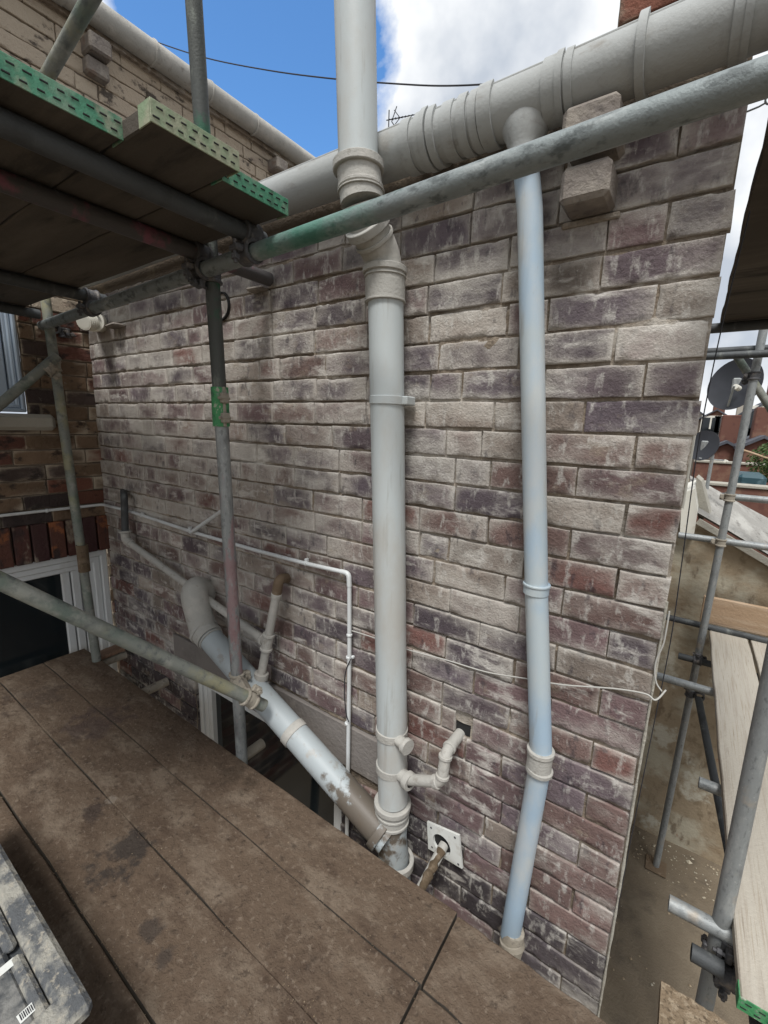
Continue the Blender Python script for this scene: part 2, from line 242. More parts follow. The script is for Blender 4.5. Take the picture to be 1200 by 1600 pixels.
class MB:
    def __init__(s): s.v = []; s.f = []; s.mi = []; s.sm = []
    def add(s, vs, fs, mi=0, smooth=True):
        b = len(s.v); s.v += [tuple(v) for v in vs]; s.f += [tuple(b + i for i in f) for f in fs]; s.mi += [mi] * len(fs); s.sm += [smooth] * len(fs); return s
    def box(s, c, size, rot=None, bev=.003, mi=0):
        """bevelled box"""
        hx, hy, hz = [d / 2 for d in size]; b = min(bev, hx * .9, hy * .9, hz * .9); vs = []; c = Vector(c)
        M = rot or Matrix.Identity(3); idx = {}
        for sx in (-1, 1):
            for sy in (-1, 1):
                for sz in (-1, 1):
                    for ax in range(3):
                        p = [sx * hx, sy * hy, sz * hz]; sg = (sx, sy, sz)
                        for k in range(3):
                            if k != ax: p[k] -= sg[k] * b
                        idx[(sx, sy, sz, ax)] = len(vs); vs.append(c + M @ Vector(p))
        fs = []
        I = idx
        for sgn in (-1, 1):
            q = [I[(sgn, a, b_, 0)] for a, b_ in ((-1, -1), (1, -1), (1, 1), (-1, 1))]; fs.append(q if sgn > 0 else q[::-1])
            q = [I[(a, sgn, b_, 1)] for a, b_ in ((-1, -1), (-1, 1), (1, 1), (1, -1))]; fs.append(q if sgn > 0 else q[::-1])
            q = [I[(a, b_, sgn, 2)] for a, b_ in ((-1, -1), (1, -1), (1, 1), (-1, 1))]; fs.append(q if sgn > 0 else q[::-1])
        def quad(a, b_, c_, d, n):
            v = [Vector(vs[i]) for i in (a, b_, c_, d)]
            nn = (v[1] - v[0]).cross(v[2] - v[0]); fs.append((a, b_, c_, d) if nn.dot(M @ Vector(n)) > 0 else (d, c_, b_, a))
        for a in (-1, 1):
            for b_ in (-1, 1):
                quad(I[(a, b_, -1, 0)], I[(a, b_, -1, 1)], I[(a, b_, 1, 1)], I[(a, b_, 1, 0)], (a, b_, 0))
                quad(I[(a, -1, b_, 0)], I[(a, -1, b_, 2)], I[(a, 1, b_, 2)], I[(a, 1, b_, 0)], (a, 0, b_))
                quad(I[(-1, a, b_, 1)], I[(-1, a, b_, 2)], I[(1, a, b_, 2)], I[(1, a, b_, 1)], (0, a, b_))
        for a in (-1, 1):
            for b_ in (-1, 1):
                for c_ in (-1, 1):
                    t = [I[(a, b_, c_, k)] for k in range(3)]; v = [Vector(vs[i]) for i in t]
                    nn = (v[1] - v[0]).cross(v[2] - v[0]); fs.append(t if nn.dot(M @ Vector((a, b_, c_))) > 0 else t[::-1])
        return s.add(vs, fs, mi, False)
    def sweep(s, pts, rad, seg=20, cap=True, hollow=0, mi=0, wob=0, arc=None):
        """tube along pts; rad number or list; hollow = depth of open bore at each end"""
        pts = [Vector(p) for p in pts]; n = len(pts)
        if not hasattr(rad, '__len__'): rad = [rad] * n
        T = [(pts[min(i + 1, n - 1)] - pts[max(i - 1, 0)]).normalized() for i in range(n)]
        up = Vector((0, 0, 1)) if abs(T[0].z) < .9 else Vector((0, 1, 0))
        U = [(up - T[0] * up.dot(T[0])).normalized()]
        for i in range(1, n):
            u = U[-1] - T[i] * U[-1].dot(T[i]); U.append(u.normalized())
        rings = []
        seq = [(pts[i], T[i], U[i], rad[i]) for i in range(n)]
        if hollow:
            ri0, ri1 = rad[0] * .84, rad[-1] * .84
            seq = [(pts[0] + T[0] * hollow, T[0], U[0], ri0), (pts[0], T[0], U[0], ri0)] + seq + [(pts[-1], T[-1], U[-1], ri1), (pts[-1] - T[-1] * hollow, T[-1], U[-1], ri1)]
        vs = []
        a0, a1 = arc or (0, 2 * math.pi); closed = arc is None; m = seg if closed else seg + 1
        for (p, t, u, r) in seq:
            v = t.cross(u)
            for k in range(m):
                a = a0 + (a1 - a0) * k / seg; rr = r + (random.uniform(-wob, wob) if wob else 0)
                vs.append(p + (u * math.cos(a) + v * math.sin(a)) * rr)
        fs = []
        for i in range(len(seq) - 1):
            for k in range(seg):
                k2 = (k + 1) % m if closed else k + 1
                fs.append((i * m + k, i * m + k2, (i + 1) * m + k2, (i + 1) * m + k))
        s.add(vs, fs, mi, True)
        if cap and closed:
            b = len(s.v) - len(vs)
            s.f += [tuple(b + k for k in range(m))[::-1], tuple(b + (len(seq) - 1) * m + k for k in range(m))]; s.mi += [mi] * 2; s.sm += [False] * 2
        return s
    def lathe(s, p, axis, prof, seg=24, mi=0):
        """prof: list of (distance along axis, radius), closed outline swept round the axis"""
        p = Vector(p); t = Vector(axis).normalized(); up = Vector((0, 0, 1)) if abs(t.z) < .9 else Vector((0, 1, 0))
        u = (up - t * up.dot(t)).normalized(); v = t.cross(u); vs = []
        for d, r in prof:
            for k in range(seg):
                a = 2 * math.pi * k / seg; vs.append(p + t * d + (u * math.cos(a) + v * math.sin(a)) * r)
        fs = [(i * seg + k, i * seg + (k + 1) % seg, (i + 1) * seg + (k + 1) % seg, (i + 1) * seg + k) for i in range(len(prof) - 1) for k in range(seg)]
        return s.add(vs, fs, mi, True)
    def build(s, name, mat, parent=None, loc=None, label=None, cat=None, group=None, kind=None, sharp=35):
        me = bpy.data.meshes.new(name)
        A = np.array(s.v, float)
        o_ = Vector(wloc(parent)) if parent else (Vector(loc) if loc is not None else Vector(((A[:, 0].min() + A[:, 0].max()) / 2, (A[:, 1].min() + A[:, 1].max()) / 2, A[:, 2].min())))
        A = A - np.array(o_)
        me.from_pydata([tuple(a) for a in A], [], s.f)
        for m in (mat if isinstance(mat, (list, tuple)) else [mat]): me.materials.append(MATS[m])
        me.polygons.foreach_set('material_index', s.mi); me.polygons.foreach_set('use_smooth', s.sm)
        me.update()
        if any(s.sm) and sharp: me.set_sharp_from_angle(angle=R_(sharp))
        o = bpy.data.objects.new(name, me); col.objects.link(o)
        if parent: o.parent = parent
        else: o.location = o_
        return props(o, label, cat, group, kind)

def fillet(pts, r, n=7):
    pts = [Vector(p) for p in pts]; out = [pts[0]]
    for i in range(1, len(pts) - 1):
        a, b, c = pts[i - 1], pts[i], pts[i + 1]; d1 = (a - b); d2 = (c - b); rr = min(r, d1.length * .49, d2.length * .49)
        p1 = b + d1.normalized() * rr; p2 = b + d2.normalized() * rr
        for k in range(n + 1):
            t = k / n; out.append(p1 * (1 - t) ** 2 + b * 2 * t * (1 - t) + p2 * t * t)
    out.append(pts[-1]); return out
def lerp(a, b, t): return Vector(a) * (1 - t) + Vector(b) * t
def subdiv(a, b, n): return [lerp(a, b, k / n) for k in range(n + 1)]

# ---------------------------------------------------------------- setting: yard ground
def noisy_sheet(x0, x1, y0, y1, z, n, amp, sc_):
    b = MB(); xs = np.linspace(x0, x1, n); ys = np.linspace(y0, y1, n); G = np.array([[(x, y, z) for x in xs] for y in ys]).reshape(-1, 3)
    G[:, 2] += amp * fbm(G, sc_, 3)
    b.add(G, [(j * n + i, j * n + i + 1, (j + 1) * n + i + 1, (j + 1) * n + i) for j in range(n - 1) for i in range(n - 1)]); return b
noisy_sheet(-14, 14, -12, 16, -2.15, 120, .012, 1.7).build('yard', 'yard', kind='structure', loc=(0, 0, -2.15))
MB().add([(-600, -600, -2.25), (600, -600, -2.25), (600, 600, -2.25), (-600, 600, -2.25)], [(0, 1, 2, 3)]).build('ground', 'yard', kind='structure', loc=(0, 0, -2.25))

# ---------------------------------------------------------------- brick walls
def brickwork(o, U, Nn, u0, u1, z0, z1, zj, pitch, joints, colour, openings=(), dpt=.017, cell=.011, seed=1, mort_cell=.014, mort_off=.0105, dust=lambda u, z: 0, fullend=None):
    """returns V, F, material index, colour attribute: every brick is its own worn block proud of a rough mortar bed"""
    rg = np.random.default_rng(seed); U = np.array(U, float); Nn = np.array(Nn, float); o = np.array(o, float); Zv = np.array((0, 0, 1.))
    V = []; F = []; MI = []; C = []; nb = 0
    def clipped(a, b, zc):
        segs = [(a, b)]
        for (oa, ob, oz0, oz1) in openings:
            if oz0 < zc < oz1:
                ns = []
                for (p, q) in segs:
                    if q <= oa or p >= ob: ns.append((p, q)); continue
                    if p < oa: ns.append((p, oa))
                    if q > ob: ns.append((ob, q))
                segs = ns
        return [s_ for s_ in segs if s_[1] - s_[0] > .03]
    k0 = math.ceil((z0 - zj) / pitch - .5); k1 = math.floor((z1 - zj) / pitch + 1e-6)
    for k in range(k0, k1):
        zb = zj + k * pitch; jt = joints(k, rg)
        for a, b in zip(jt[:-1], jt[1:]):
            hj = .0020
            for (p, q) in clipped(a, b, zb + pitch / 2):
                p = max(p, u0); q = min(q, u1)
                if q - p < .03: continue
                lo, hi = p + hj + rg.uniform(-.001, .003), q - hj + rg.uniform(-.003, .001)
                if fullend is not None and abs(q - fullend) < .004: hi = q + rg.uniform(-.006, .006)
                zl, zh = zb + .0040 + rg.uniform(-.001, .002), zb + pitch - .0040 + rg.uniform(-.002, .001)
                nu = max(4, int((hi - lo) / cell)); nv = max(4, int((zh - zl) / cell))
                e = np.array([0, .0, .0010, .0045]); us = np.concatenate([lo + e, np.linspace(lo + .018, hi - .018, max(nu - 3, 2)), hi - e[::-1]]) if hi - lo > .05 else np.concatenate([lo + e, hi - e[::-1]])
                vs = np.concatenate([zl + e, np.linspace(zl + .018, zh - .018, max(nv - 3, 2)), zh - e[::-1]])
                dd = np.array([-dpt - .012, -.0014, -.0003, 0.0]); du = np.zeros(len(us)); du[:4] = dd; du[-4:] = dd[::-1]; dv = np.zeros(len(vs)); dv[:4] = dd; dv[-4:] = dd[::-1]
                UU, VV = np.meshgrid(us, vs); D = np.minimum(du[None, :], dv[:, None])
                P3 = np.stack([UU, VV, np.full_like(UU, nb * 1.37)], -1)
                tilt = rg.normal(0, .010); tz = rg.normal(0, .014); base = rg.normal(0, .0016)
                face = base + (UU - (lo + hi) / 2) * tilt + (VV - (zl + zh) / 2) * tz + .0009 * fbm(P3, 14, 3) + .0007 * fbm(P3, 70, 2)
                chip = fbm(P3 + 9.1, 30, 2); edge = (D > -.011) & (D < 0); face = np.where(edge, face - np.maximum(chip - .30, 0) * .016, face)
                UU = UU + np.where(D < 0, .0022 * fbm(P3 + 3.3, 16, 2), 0); VV = VV + np.where(D < 0, .0022 * fbm(P3 + 7.7, 16, 2), 0)
                PP = o + UU[..., None] * U + VV[..., None] * Zv + (D + np.where(D <= -dpt, 0, face))[..., None] * Nn
                b0 = len(V) and sum_v[0]; n1, n2 = len(us), len(vs)
                if not V: b0 = 0
                V.append(PP.reshape(-1, 3)); sum_v[0] = b0 + n1 * n2
                ii, jj = np.meshgrid(np.arange(n1 - 1), np.arange(n2 - 1)); q0 = b0 + jj * n1 + ii
                F.append(np.stack([q0, q0 + 1, q0 + n1 + 1, q0 + n1], -1).reshape(-1, 4)); MI.append(np.zeros((n1 - 1) * (n2 - 1), np.int32))
                c = np.array(colour((lo + hi) / 2, (zl + zh) / 2, rg)); cc_ = np.tile(np.append(c, 0), (n1 * n2, 1)); 
                mott = 1 + .22 * fbm(P3 + 5, 9, 3).reshape(-1, 1); cc_[:, :3] *= mott
                ed = np.minimum(np.minimum(UU - lo, hi - UU), np.minimum(VV - zl, zh - VV)).reshape(-1); ce = np.minimum((UU - lo) / (hi - lo), (hi - UU) / (hi - lo)).reshape(-1)
                patch = fbm(P3 * np.array((1, 1, 1)) + 31.7, 11, 3).reshape(-1)
                cc_[:, 3] = dust((lo + hi) / 2, (zl + zh) / 2) + rg.uniform(-.15, .13) + .30 * np.exp(-np.maximum(ed, 0) / .0055) - .10 * np.clip(ce * 3, 0, 1) + .13 * patch
                C.append(cc_); nb += 1
    # mortar bed
    nu = int((u1 - u0) / mort_cell) + 1; nv = int((z1 - z0) / mort_cell) + 1
    us = np.linspace(u0, u1, nu); vs = np.linspace(z0, z1, nv); UU, VV = np.meshgrid(us, vs); P3 = np.stack([UU, VV, 0 * UU], -1)
    d = np.minimum(-mort_off + .0060 * fbm(P3, 6, 3) + .0028 * fbm(P3, 40, 3), -.0012)
    PP = o + UU[..., None] * U + VV[..., None] * Zv + d[..., None] * Nn; b0 = sum_v[0]
    V.append(PP.reshape(-1, 3)); ii, jj = np.meshgrid(np.arange(nu - 1), np.arange(nv - 1)); q0 = b0 + jj * nu + ii
    Q = np.stack([q0, q0 + 1, q0 + nu + 1, q0 + nu], -1).reshape(-1, 4)
    cu = (UU[:-1, :-1] + mort_cell / 2).reshape(-1); cv = (VV[:-1, :-1] + mort_cell / 2).reshape(-1); keep = np.ones(len(Q), bool)
    for (oa, ob, oz0, oz1) in openings: keep &= ~((cu > oa) & (cu < ob) & (cv > oz0) & (cv < oz1))
    F.append(Q[keep]); MI.append(np.ones(keep.sum(), np.int32)); C.append(np.tile((.3, .25, .2, 0), (nu * nv, 1)))
    return np.concatenate(V), np.concatenate(F), np.concatenate(MI), np.concatenate(C)
sum_v = [0]
def wall_object(name, data, mats, parent, label=None):
    V, F, MI, C = data; L0 = np.array(wloc(parent)); me = bpy.data.meshes.new(name)
    me.vertices.add(len(V)); me.vertices.foreach_set('co', (V - L0).astype(np.float32).ravel())
    me.loops.add(F.size); me.loops.foreach_set('vertex_index', F.astype(np.int32).ravel())
    me.polygons.add(len(F)); me.polygons.foreach_set('loop_start', np.arange(0, F.size, 4, dtype=np.int32))
    for m in mats: me.materials.append(MATS[m])
    me.polygons.foreach_set('material_index', MI); me.polygons.foreach_set('use_smooth', np.ones(len(F), bool))
    a = me.color_attributes.new('bc', 'FLOAT_COLOR', 'POINT'); a.data.foreach_set('color', np.clip(C, -1, 2).astype(np.float32).ravel())
    me.update(calc_edges=True); me.validate()
    o = bpy.data.objects.new(name, me); col.objects.link(o); o.parent = parent
    if label: o['label'] = label
    return o

house = thing('brick_house', (-1.5, 0, -2.15), 'old grimy brick house rear and side wall dusted pale, behind the grey pipes', 'house')
PIT = .0847; ZJ = 1.533
LB, HB = .238, .119
def joints_main(k, rg):
    j = [0.0]; first = HB * .94 if k % 2 == 0 else LB * .99
    if k == 1: first = .185
    x = -first; j.append(x)
    while x > -3.10:
        r = rg.random()
        l_ = LB + rg.normal(0, .006)
        if r < .10: l_ = HB + rg.normal(0, .006)
        elif r < .14: l_ = .165
        x -= l_; j.append(x)
    j[-1] = -3.10
    return j[::-1]
def colour_main(u, z, rg):
    pal = [(.150, .103, .103), (.160, .108, .096), (.108, .088, .098), (.168, .090, .078), (.24, .20, .17), (.130, .102, .110)]
    wts = np.array([.27, .21, .18, .09, .10, .15])
    if z > 1.35: wts = np.array([.28, .10, .27, .02, .15, .18])
    if u < -1.2 and .6 < z < 1.3: wts = np.array([.27, .25, .06, .10, .22, .10])
    if z < .02 and rg.random() < .75: return np.array((.07, .06, .064)) * rg.uniform(.6, 1.4)  # low courses coloured darker: shade below the deck plus damp near-black brick
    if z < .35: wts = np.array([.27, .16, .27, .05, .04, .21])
    if u > -.30 and -.25 < z < .42 and rg.random() < .8: return np.array((.20, .135, .122)) * rg.uniform(.75, 1.15)
    c = np.array(pal[rg.choice(6, p=wts / wts.sum())]); return c * rg.uniform(.8, 1.2)
def dust_main(u, z):
    d = .04
    d += .20 * math.exp(-((z - 1.25) / .55) ** 2) * (1 if u < -.9 else .45)
    d += .12 * max(0, min(1, (z - 1.5) / .3))
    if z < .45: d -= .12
    if z < .02: d -= .10  # thinner pale coat, adds to the shade put into the low bricks
    if u > -.4 and z > .4: d -= .05
    return d
WIN = (-2.11, -1.03, -1.15, .05)                     # window opening in the main wall
LINT = (-2.30, -.80, .05, .25)
hq = at(721, 1138, y=0); HOLE = (hq.x - .024, hq.x + .022, hq.z - .022, hq.z + .018)
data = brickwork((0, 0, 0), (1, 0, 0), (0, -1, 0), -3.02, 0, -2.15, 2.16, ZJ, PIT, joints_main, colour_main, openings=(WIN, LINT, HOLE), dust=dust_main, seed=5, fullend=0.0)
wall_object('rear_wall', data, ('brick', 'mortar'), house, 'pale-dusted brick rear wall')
# end return of the same wall, and core
def joints_end(k, rg):
    j = [0.0]; x = HB if k % 2 else LB; j.append(x)
    while x < 3.0: x += LB; j.append(x)
    return j
sum_v[0] = 0
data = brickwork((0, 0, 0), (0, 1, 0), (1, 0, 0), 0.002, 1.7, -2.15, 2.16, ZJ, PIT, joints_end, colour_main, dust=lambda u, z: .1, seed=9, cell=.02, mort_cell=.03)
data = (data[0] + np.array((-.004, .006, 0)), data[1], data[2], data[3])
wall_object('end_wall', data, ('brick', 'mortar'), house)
# pale mortar fillet down the corner below waist height
b = MB(); zz = np.linspace(-.35, 1.05, 60)
b.sweep([Vector((.002 + .0006 * math.sin(z * 9), -.003, z)) for z in zz], [.0032 + .0006 * math.sin(z * 31) + .0006 * math.sin(z * 77) for z in zz], seg=8); b.build('corner_fillet', 'stone', house, label='pale mortar fillet down the wall corner')
MB().box((-1.55, .75, -.1), (2.9, 1.3, 4.1), bev=.01).build('wall_core', 'mortar', house)
MB().box((-1.52, .92, 2.15), (2.98, 1.7, .04), bev=.004).build('flat_roof', 'slate', house)
# left house wall, plane x = -3.02
def joints_left(k, rg):
    x = -2.3 + (LB / 2 if k % 2 else 0); j = [x]
    while x < 3.4:
        x += (LB if rg.random() > .16 else HB) + rg.normal(0, .005); j.append(x)
    return j
def colour_left(u, z, rg):
    if z > 2.0:  # upper bricks paler: cleaner, with sky light put into their colour
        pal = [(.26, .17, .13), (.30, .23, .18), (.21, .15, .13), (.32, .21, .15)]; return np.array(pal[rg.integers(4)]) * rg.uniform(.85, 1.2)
    pal = [(.12, .055, .042), (.075, .055, .048), (.15, .065, .045), (.17, .115, .075), (.06, .045, .042)]; w_ = [.3, .2, .2, .18, .12]
    w_ = [.34, .14, .20, .24, .08]
    if 1.05 < z < 1.5: w_ = [.12, .1, .1, .6, .08]
    return np.array(pal[rg.choice(5, p=w_)]) * rg.uniform(.8, 1.2)
sum_v[0] = 0
UPW = (-1.5, -.335, 1.455, 2.9)
LOW = (-1.7, -.004, -.75, .612)
SOL = (-1.75, .0, .612, .845)
def dust_light_left(u, z): return (.66 if z > 2.0 else (.16 if 1.0 < z < 1.5 else .05))  # top value also puts sky brightness into the brick, besides dust
data = brickwork((-3.02, 0, 0), (0, 1, 0), (1, 0, 0), -2.2, 3.2, -2.15, 3.56, ZJ - .02, PIT, joints_left, colour_left, openings=(UPW, LOW, SOL), dust=dust_light_left, seed=21, cell=.016, mort_cell=.02)
wall_object('side_wall', data, ('house_brick', 'house_mortar'), house, 'darker red-brown side wall with peeling paint')
# soldier course over the lower window
b_ = []; sum_v[0] = 0
b = MB()
y = -1.75; C0 = []
k = 0
while y < -.02:
    b.box((-3.028 + random.uniform(-.002, .003), y + .040, .728), (.05, .074, .222), bev=.004, mi=k % 3); y += .0845; k += 1
pm('soldier_a', (.085, .035, .028), [((.30, .25, .19), 12, .52, .62, 9, (1, 1, .5), .8), ((.03, .025, .025), 9, .5, .64, 9, (1, 1, .4), .8)], rough=.8, bump=((50, .8, 8),))
pm('soldier_b', (.06, .03, .028), [((.26, .22, .17), 9, .58, .66, 9, (1, 1, .4), .8), ((.05, .02, .02), 12, .5, .64, 9, (1, 1, .4), .8)], rough=.8, bump=((50, .8, 8),))
pm('soldier_c', (.10, .042, .03), [((.28, .10, .04), 7, .56, .62, 8, S1, .8), ((.03, .025, .025), 14, .5, .62, 9, (1, 1, .3), .9)], rough=.8, bump=((50, .8, 8),))
MB().box((-3.056, -.877, .728), (.03, 1.74, .23), bev=.002).build('arch_mortar', 'house_mortar', house)
b.build('window_arch', ['soldier_a', 'soldier_b', 'soldier_c'], house, label='upright red bricks over the lower window')

def window(parent, axis, a0, a1, z0, z1, face, inward, glass='window_glass', fr='upvc', fw=.075, mull=(), label=None, jamb=0):
    """frame members round a recessed pane; axis 'x' or 'y'"""
    def P(a, d, z): return Vector((a, face + inward * d, z)) if axis == 'x' else Vector((face + inward * d, a, z))
    def bx(b, aa, ab, za, zb, d0, d1, bev=.006):
        c = P((aa + ab) / 2, (d0 + d1) / 2, (za + zb) / 2); s = (abs(ab - aa), abs(d1 - d0), abs(zb - za)); s = s if axis == 'x' else (s[1], s[0], s[2]); b.box(c, s, bev=bev)
    f = MB()
    for (d, ww) in ((.02, 0), (.034, fw * .42), (.045, fw * .75)):
        i = ww
        bx(f, a0 + i, a1 - i, z1 - i - fw * .42, z1 - i, d, d + .06); bx(f, a0 + i, a1 - i, z0 + i, z0 + i + fw * .42, d, d + .06)
        bx(f, a0 + i, a0 + i + fw * .42, z0 + i + .001, z1 - i - .001, d + .001, d + .059); bx(f, a1 - i - fw * .42, a1 - i, z0 + i + .001, z1 - i - .001, d + .001, d + .059)
    if jamb:
        for q in range(3): bx(f, a1 - fw - .052 * (q + 1), a1 - fw - .052 * q - .006, z0 + fw, z1 - fw, .05 + .006 * q, .10)
    for m_ in mull: bx(f, m_ - .03, m_ + .03, z0 + .02, z1 - .02, .043, .1)
    wn_ = f.build('window', fr, parent, label=label)
    g = MB(); bx(g, a0 + .03, a1 - .03, z0 + .03, z1 - .03, .078, .086, .001); g.build('glass', glass, wn_)
    return wn_
window(house, 'y', LOW[0], LOW[1], LOW[2], LOW[3], -3.02, -1, fw=.095, jamb=1, label='lower white plastic window with dark glass beside the corner')
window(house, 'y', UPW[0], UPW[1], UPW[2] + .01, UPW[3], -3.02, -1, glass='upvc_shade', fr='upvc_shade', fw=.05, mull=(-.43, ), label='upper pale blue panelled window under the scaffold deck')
MB().box((-2.99, -.9, 1.413), (.10, 1.33, .088), bev=.02).build('window_sill', 'stone', house)
window(house, 'x', WIN[0], WIN[1], WIN[2], WIN[3], 0, 1, fw=.07, mull=(), label='dark window below the sloping pipe, mostly hidden by the deck')
MB().box(((LINT[0] + LINT[1]) / 2, .036, (LINT[2] + LINT[3]) / 2), (LINT[1] - LINT[0] - .012, .08, LINT[3] - LINT[2] - .008), bev=.004).build('lintel', 'lintel_stone', house)
# corbel bricks carrying the gutters
def corbel(c, size, par, rz=0, ch=0):
    b = MB(); b.box(c, size, rot=Matrix.Rotation(rz, 3, 'Z'), bev=.010); o = b.build('corbel', 'corbel_brick', par); return o
cb = at(912, 279, y=-.105); corbel((cb.x, -.046, cb.z), (.104, .108, .076), house); MB().box((cb.x, -.002, cb.z - .047), (.13, .012, .014), bev=.003).build('corbel_bed', 'mortar', house)
MB().box((-1.5, .012, 2.19), (2.99, .02, .16), bev=.003).build('fascia', 'house_mortar', house)
corbel((cb.x + .003, -.060, 2.100), (.112, .135, .072), house)
q = at(401, 452, y=-.02); corbel((q.x, -.014, q.z), (.085, .05, .014), house, rz=.12)
for yy in (.155, ):
    corbel((-2.975, yy, 3.43), (.13, .115, .085), house); corbel((-2.992, yy, 3.34), (.07, .115, .08), house)
corbel((-2.975, 1.45, 3.43), (.13, .115, .085), house); q = at(178, 509, y=-.03); corbel((q.x, -.022, q.z), (.13, .07, .016), house, rz=-.1)
# brick stack above the gutter at top right
cx0 = at(966, 20, y=.30).x
sum_v[0] = 0
data = brickwork((cx0, .30, 0), (1, 0, 0), (0, -1, 0), 0, -cx0 - .01, 2.17, 3.6, ZJ, PIT, lambda k, rg: [0] + [HB * (k % 2) + LB * i for i in range(0 if k % 2 else 1, 4)], lambda u, z, rg: np.array((.22, .09, .06)) * rg.uniform(.7, 1.15), dust=lambda u, z: -.1, seed=33, fullend=0, cell=.02)
V0 = wall_object('chimney', data, ('house_brick', 'mortar'), house, 'red-brown brick stack above the gutter')
MB().box((cx0 / 2, .575, 2.9), (-cx0 - .02, .52, 1.45), bev=.006).build('chimney_core', 'far_brick', V0)

# holes in the wall: dark rough openings
b = MB(); b.box((hq.x, .06, hq.z), (.09, .09, .09), bev=.01); b.build('wall_hole', 'slot_dark', house)

# ---------------------------------------------------------------- gutters
def ring(b, p, ax, r, wd, th, lip=0, seg=28, mi=0):
    e = min(.002, wd * .2)
    pr = [(-wd / 2, r - .004), (-wd / 2, r + th - e), (-wd / 2 + e, r + th)]
    if lip: pr += [(-wd / 2 + wd * .28, r + th), (-wd / 2 + wd * .34, r + th * .45), (wd / 2 - wd * .34, r + th * .45), (wd / 2 - wd * .28, r + th)]
    pr += [(wd / 2 - e, r + th), (wd / 2, r + th - e), (wd / 2, r - .004)]
    b.lathe(p, ax, pr, seg, mi); return b
GR = .0595; GY = -.078
def gz(x): return 2.206 + .004 * math.sin(x * 3)
gt = thing('rain_gutter', (-1.5, GY, 2.15), 'thick grey plastic gutter with ribbed unions running along the top of the brick wall', 'gutter', 'gutters')
def gp(x): return Vector((x, GY, gz(x)))
GA0, GA1 = R_(50), R_(292)
def garc(b, xs, r_out, r_in, a0=GA0, a1=GA1, seg=40):
    # open half-round trough: front lip at a0, over the bottom, up the back to a1
    na = seg + 1; vs = []
    for r in (r_out, r_in):
        for x in xs:
            c = gp(x)
            for k in range(na):
                a = a0 + (a1 - a0) * k / seg; vs.append(c + Vector((0, -math.sin(a) * r, math.cos(a) * r)))
    n = len(xs); o2 = n * na; fs = []
    for i in range(n - 1):
        for k in range(seg):
            q = (i * na + k, i * na + k + 1, (i + 1) * na + k + 1, (i + 1) * na + k); fs.append(q[::-1]); fs.append(tuple(o2 + t for t in q))
        for k in (0, seg): q = (i * na + k, (i + 1) * na + k, o2 + (i + 1) * na + k, o2 + i * na + k); fs.append(q if k == 0 else q[::-1])
    for i in (0, n - 1):
        for k in range(seg): q = (i * na + k, i * na + k + 1, o2 + i * na + k + 1, o2 + i * na + k); fs.append(q if i == 0 else q[::-1])
    b.add(vs, fs, 0, True); return b
b = MB(); garc(b, list(np.linspace(-3.0, .42, 40)), GR, GR - .003); b.build('channel', 'gutter', gt)
b = MB(); b.sweep([gp(x) + Vector((0, -math.sin(GA0) * (GR - .002), math.cos(GA0) * (GR - .002))) for x in np.linspace(-3.0, .42, 40)], .0042, seg=10); b.build('lip', 'gutter', gt)
def gx(px, py): return at(px, py, y=GY).x
for (p0, th, wd, lip) in (((648, 232), .007, .030, 0), ((668, 226), .009, .022, 0), ((688, 218), .011, .020, 0), ((712, 210), .006, .030, 0), ((735, 200), .008, .024, 0),
                          ((770, 185), .010, .034, 0), ((752, 192), .006, .020, 0), ((868, 132), .006, .028, 0), ((884, 125), .010, .014, 0), ((898, 120), .006, .016, 0), ((1158, 25), .006, .02, 0), ((1172, 20), .009, .012, 0)):
    x = gx(*p0); b = MB(); garc(b, [x - wd / 2, x - wd / 2 + .002, x + wd / 2 - .002, x + wd / 2], GR + th * .75, GR - .001, GA0 - R_(4), GA1 - R_(2)); b.build('union', 'gutter', gt)
for px in ((676, 222), (1008, 80)):
    x = gx(*px); b = MB(); garc(b, [x - .008, x - .006, x + .006, x + .008], GR + .0105, GR - .001, GA0 - R_(9), GA1); b.box(gp(x) + Vector((0, .064, .035)), (.017, .03, .05), bev=.003); b.build('bracket', 'gutter', gt)
ox = gx(826, 150); ot = Vector((ox, GY, gz(ox) - GR))
b = MB(); b.lathe(ot + Vector((0, 0, .035)), (0, 0, -1), [(-.012, .047), (.004, .048), (.018, .048), (.032, .0465), (.044, .044), (.056, .041), (.066, .0380), (.075, .0355), (.092, .0345), (.095, .0385), (.104, .0385), (.107, .033), (.06, .030)], 32); 
zt_, zb2_ = ot.z + .047, ot.z - .029
b.v = [(ox + (v[0] - ox) * (1 + .60 * max(0, min(1, (v[2] - zb2_) / (zt_ - zb2_))) ** 1.3), v[1], v[2]) for v in b.v]
b.build('outlet', 'gutter', gt)
g2 = thing('rain_gutter', (-2.94, 1, 3.6), 'paler gutter high on the side wall, running up to the top left corner', 'gutter', 'gutters')
b = MB(); b.sweep([Vector((-2.945, y, 3.585 + .004 * y)) for y in np.linspace(-2.2, 3.2, 30)], .062, seg=28); b.build('channel', 'pvc_dusty', g2)
b = MB(); b.box((-2.995, .5, 3.555), (.03, 5.4, .09), bev=.004); b.build('fascia', 'mortar', g2)
for p in ((246, 108), (403, 210), (100, 25), (333, 165)):
    yy = at(*p, x=-2.9).y; b = MB(); ring(b, (-2.945, yy, 3.587), (0, 1, 0), .062, .014 if p[0] not in (100,) else .05, .006, seg=28); b.build('bracket', 'pvc_dusty', g2)

